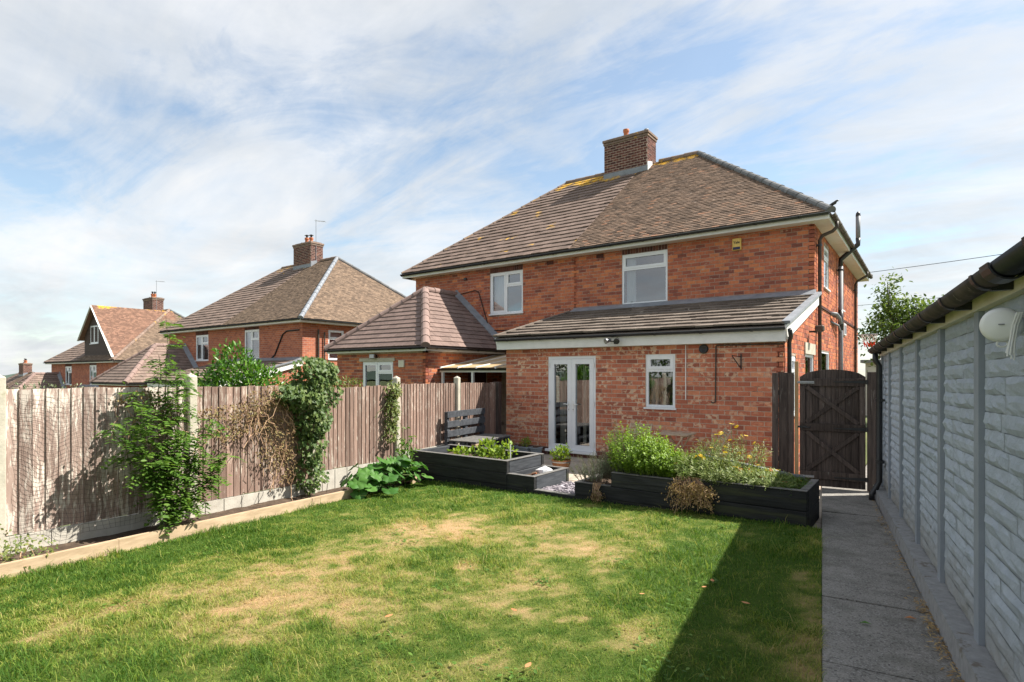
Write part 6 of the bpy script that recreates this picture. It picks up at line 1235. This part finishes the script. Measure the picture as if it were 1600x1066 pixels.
bush('yellow-green vegetable plant by the thin stake in the raised bed', 'vegetable_plant', 'plant', 'leaf_young', 120, [(-5.72, 7.65, .46, .17, .15, .15), (-5.85, 7.55, .40, .12, .1, .08)], .06, .11, 'oval', .6, .4, (-5.72, 7.65, .30), 5, 'green_stem')
bush('lime green leafy plant growing in the round wooden tub', 'potted_plant', 'plant', 'leaf_young', 420, [(-5.47, 9.0, .29, .19, .19, .13), (-5.45, 9.0, .36, .12, .12, .10)], .035, .06, 'oval', .5, .7, (-5.47, 9.0, .17), 6, 'green_stem')
bush('yellowing bedding plant in the trough nearest the fence', 'potted_plant', 'plant', 'leaf_dry', 130, [(-7.62, 10.3, .21, .13, .08, .07)], .03, .05, 'oval', .5, .7, (-7.62, 10.3, .17), 3, 'green_stem')
bush('green and yellow bedding plant in the middle trough', 'potted_plant', 'plant', 'leaf_young', 130, [(-7.20, 10.32, .23, .12, .08, .09), (-7.14, 10.32, .30, .05, .05, .07)], .03, .055, 'oval', .5, .8, (-7.22, 10.32, .17), 3, 'green_stem')
def tree(label, base, h, trunk_r, bl, n, L0, L1, mat, limbs=14):
    t = thing('tree', label, 'tree', base); x, y, z = base; pts = wavy((x, y, z), (x + .1, y, z + h * .45), 6, .04); m = MB(); m.tube(pts, [trunk_r * (1 - .09 * i) for i in range(6)], 10); m.build('trunk', MAT['bark'], t, True); P, D = [], []
    for k in range(limbs):
        b = bl[k % len(bl)]; e = (b[0] + rng.uniform(-.6, .6) * b[3], b[1] + rng.uniform(-.6, .6) * b[4], b[2] + rng.uniform(-.3, .8) * b[5]); m = MB(); m.tube(wavy(pts[3 + k % 3], e, 7, .07), [trunk_r * .5 * (1 - .14 * i) for i in range(7)], 6); m.build('limb', MAT['bark'], t)
    nc = max(20, n // 45); C, d = cloud(nc, bl, .25); k = rng.integers(nc, size=n); s = U(.12, .30, nc)[k] * (h / 5.5); P = C[k] + rng.normal(size=(n, 3)) * s[:, None]; L = U(L0, L1, n); foliage('crown', t, mat, P, d[k] * .5 + rv(n) * .8 + np.array([0, 0, -.1]), rv(n) * .6 + np.array([0, 0, 1]), L, L * .55, 'oval')
tree('apple-like garden tree with airy crown beyond the gate, right of the house', (-1.25, 28.5, -.2), 6.2, .17, [(-.9, 28.5, 3.5, 1.4, 1.4, 1.4), (-.2, 28.6, 4.0, 1.2, 1.2, .7), (.8, 28.5, 3.6, 1.0, 1.1, .8), (-1.25, 28.5, 5.1, .35, .4, .9), (1.4, 28.5, 4.3, .8, .6, .35), (.4, 28.5, 2.6, 1.4, 1.2, .9), (1.6, 28.6, 3.2, .8, .8, .7)], 12000, .12, .20, 'leaf_tree', 22)
tree('dark leafy tree behind the fence, seen only mirrored in the window glass', (-12.5, -3.5, -.5), 7, .2, [(-12.5, -3.5, 3.2, 2.2, 2.6, 2.2), (-13.5, -1.2, 3.0, 1.8, 1.8, 2.0), (-12, -6, 2.8, 1.8, 2, 2.0)], 5200, .14, .24, 'leaf_dark', 12)
def weeds():
    P = []
    for k in range(46):
        x, y = rng.uniform(-5.8, -.2), rng.uniform(1.6, 7.2)
        if y > lawn_top(x) - .2: continue
        n = rng.integers(8, 34); r = rng.uniform(.05, .16); q = rng.normal(size=(n, 2)) * r; P.append(np.stack([x + q[:, 0], y + q[:, 1] * 1.2, np.zeros(n)], 1))
    P = np.concatenate(P); P = P[(P[:, 0] < -.02) & (P[:, 0] > -6)]; P[:, 2] = Tn(P[:, 0], P[:, 1]) + U(.012, .03, len(P)); n = len(P); L = U(.02, .042, n); a = U(0, 6.28, n)
    V, F = leaf_geo(g2w(P), np.stack([np.cos(a), np.sin(a), U(.0, .5, n)], 1), np.tile([0, 0, 1.], (n, 1)) + rv(n) * .2, L, L * .55, 'oval'); tag(np_mesh('lawn_weeds', V, F, MAT['leaf_rowan'], kind='stuff'), 'small broad-leaved weeds scattered in the lawn', 'weeds')
weeds()
def litter():
    spots = [(-3.893, 5.107), (-1.854, 3.429), (-.753, 4.67), (-.785, 4.494), (-.468, 4.285), (-1.163, 4.135), (-1.41, 2.77), (-2.55, 2.95)]; labs = ['small pale toadstool-like leaf on the lawn near the tan patches', 'pale curled leaf on the scorched lawn spot mid-frame', 'orange fallen leaf on the edge of the lawn shadow', 'small orange fallen leaf just outside the lawn shadow', 'tan fallen leaf lying within the lawn shadow', 'pale fallen leaf in the greenest part of the lawn', 'rust fallen leaf near the bottom edge of the lawn', 'bright orange fallen leaf on the lawn']
    for (x, y), lab in zip(spots, labs):
        z = T(x, y) + .035; V = []; a = random.uniform(0, 6.28); s = random.uniform(.022, .034)
        for r in range(2):
            for i in range(9): t = -1 + 2 * i / 8; w = (1 - t * t) * .45 * (1 if r else -1); V.append((x + s * (t * math.cos(a) - w * math.sin(a)), y + s * (t * math.sin(a) + w * math.cos(a)), z + s * (.5 * abs(w) + .25 * t * t)))
        m = MB(GF); m.add(V, [(i, i + 1, 10 + i, 9 + i) for i in range(8)]); tag(m.build('fallen_leaf', MAT['leaf_fallen']), lab, 'leaf', 'fallen leaves')
    for k, (x, y, lab) in enumerate(((.52, 4.60, 'rust curled leaf against the plinth on the concrete path'), (.25, 4.35, 'green leaf lying on the shaded concrete path'))):
        z = T(0, y) + .012; m = MB(GF); s = .035; m.add([(x - s, y, z), (x, y + s * .5, z + .012), (x + s, y, z + .004), (x, y - s * .5, z + .012)], [(0, 3, 2, 1)]); tag(m.build('fallen_leaf', MAT['leaf_fallen' if k == 0 else 'leaf_laurel']), lab, 'leaf', 'fallen leaves')
    n = 700; x = .655 - np.abs(rng.normal(0, .035, n)); y = U(1.5, 9.2, n); y = np.where(rng.random(n) < .5, y, 2.5 + rng.random(n) * 2.6); P = np.stack([x, y, .26 - .024 * y + .008 + rng.random(n) * .015], 1); L = U(.02, .05, n); V, F = leaf_geo(g2w(P), rv(n) * np.array([1, 1, .15]), np.tile([0, 0, 1.], (n, 1)) + rv(n) * .3, L, L * .25)
    tag(np_mesh('dry_litter', V, F, MAT['leaf_dry'], kind='stuff'), 'dry straw and leaf litter in the joint between path and garage plinth', 'litter')
litter()
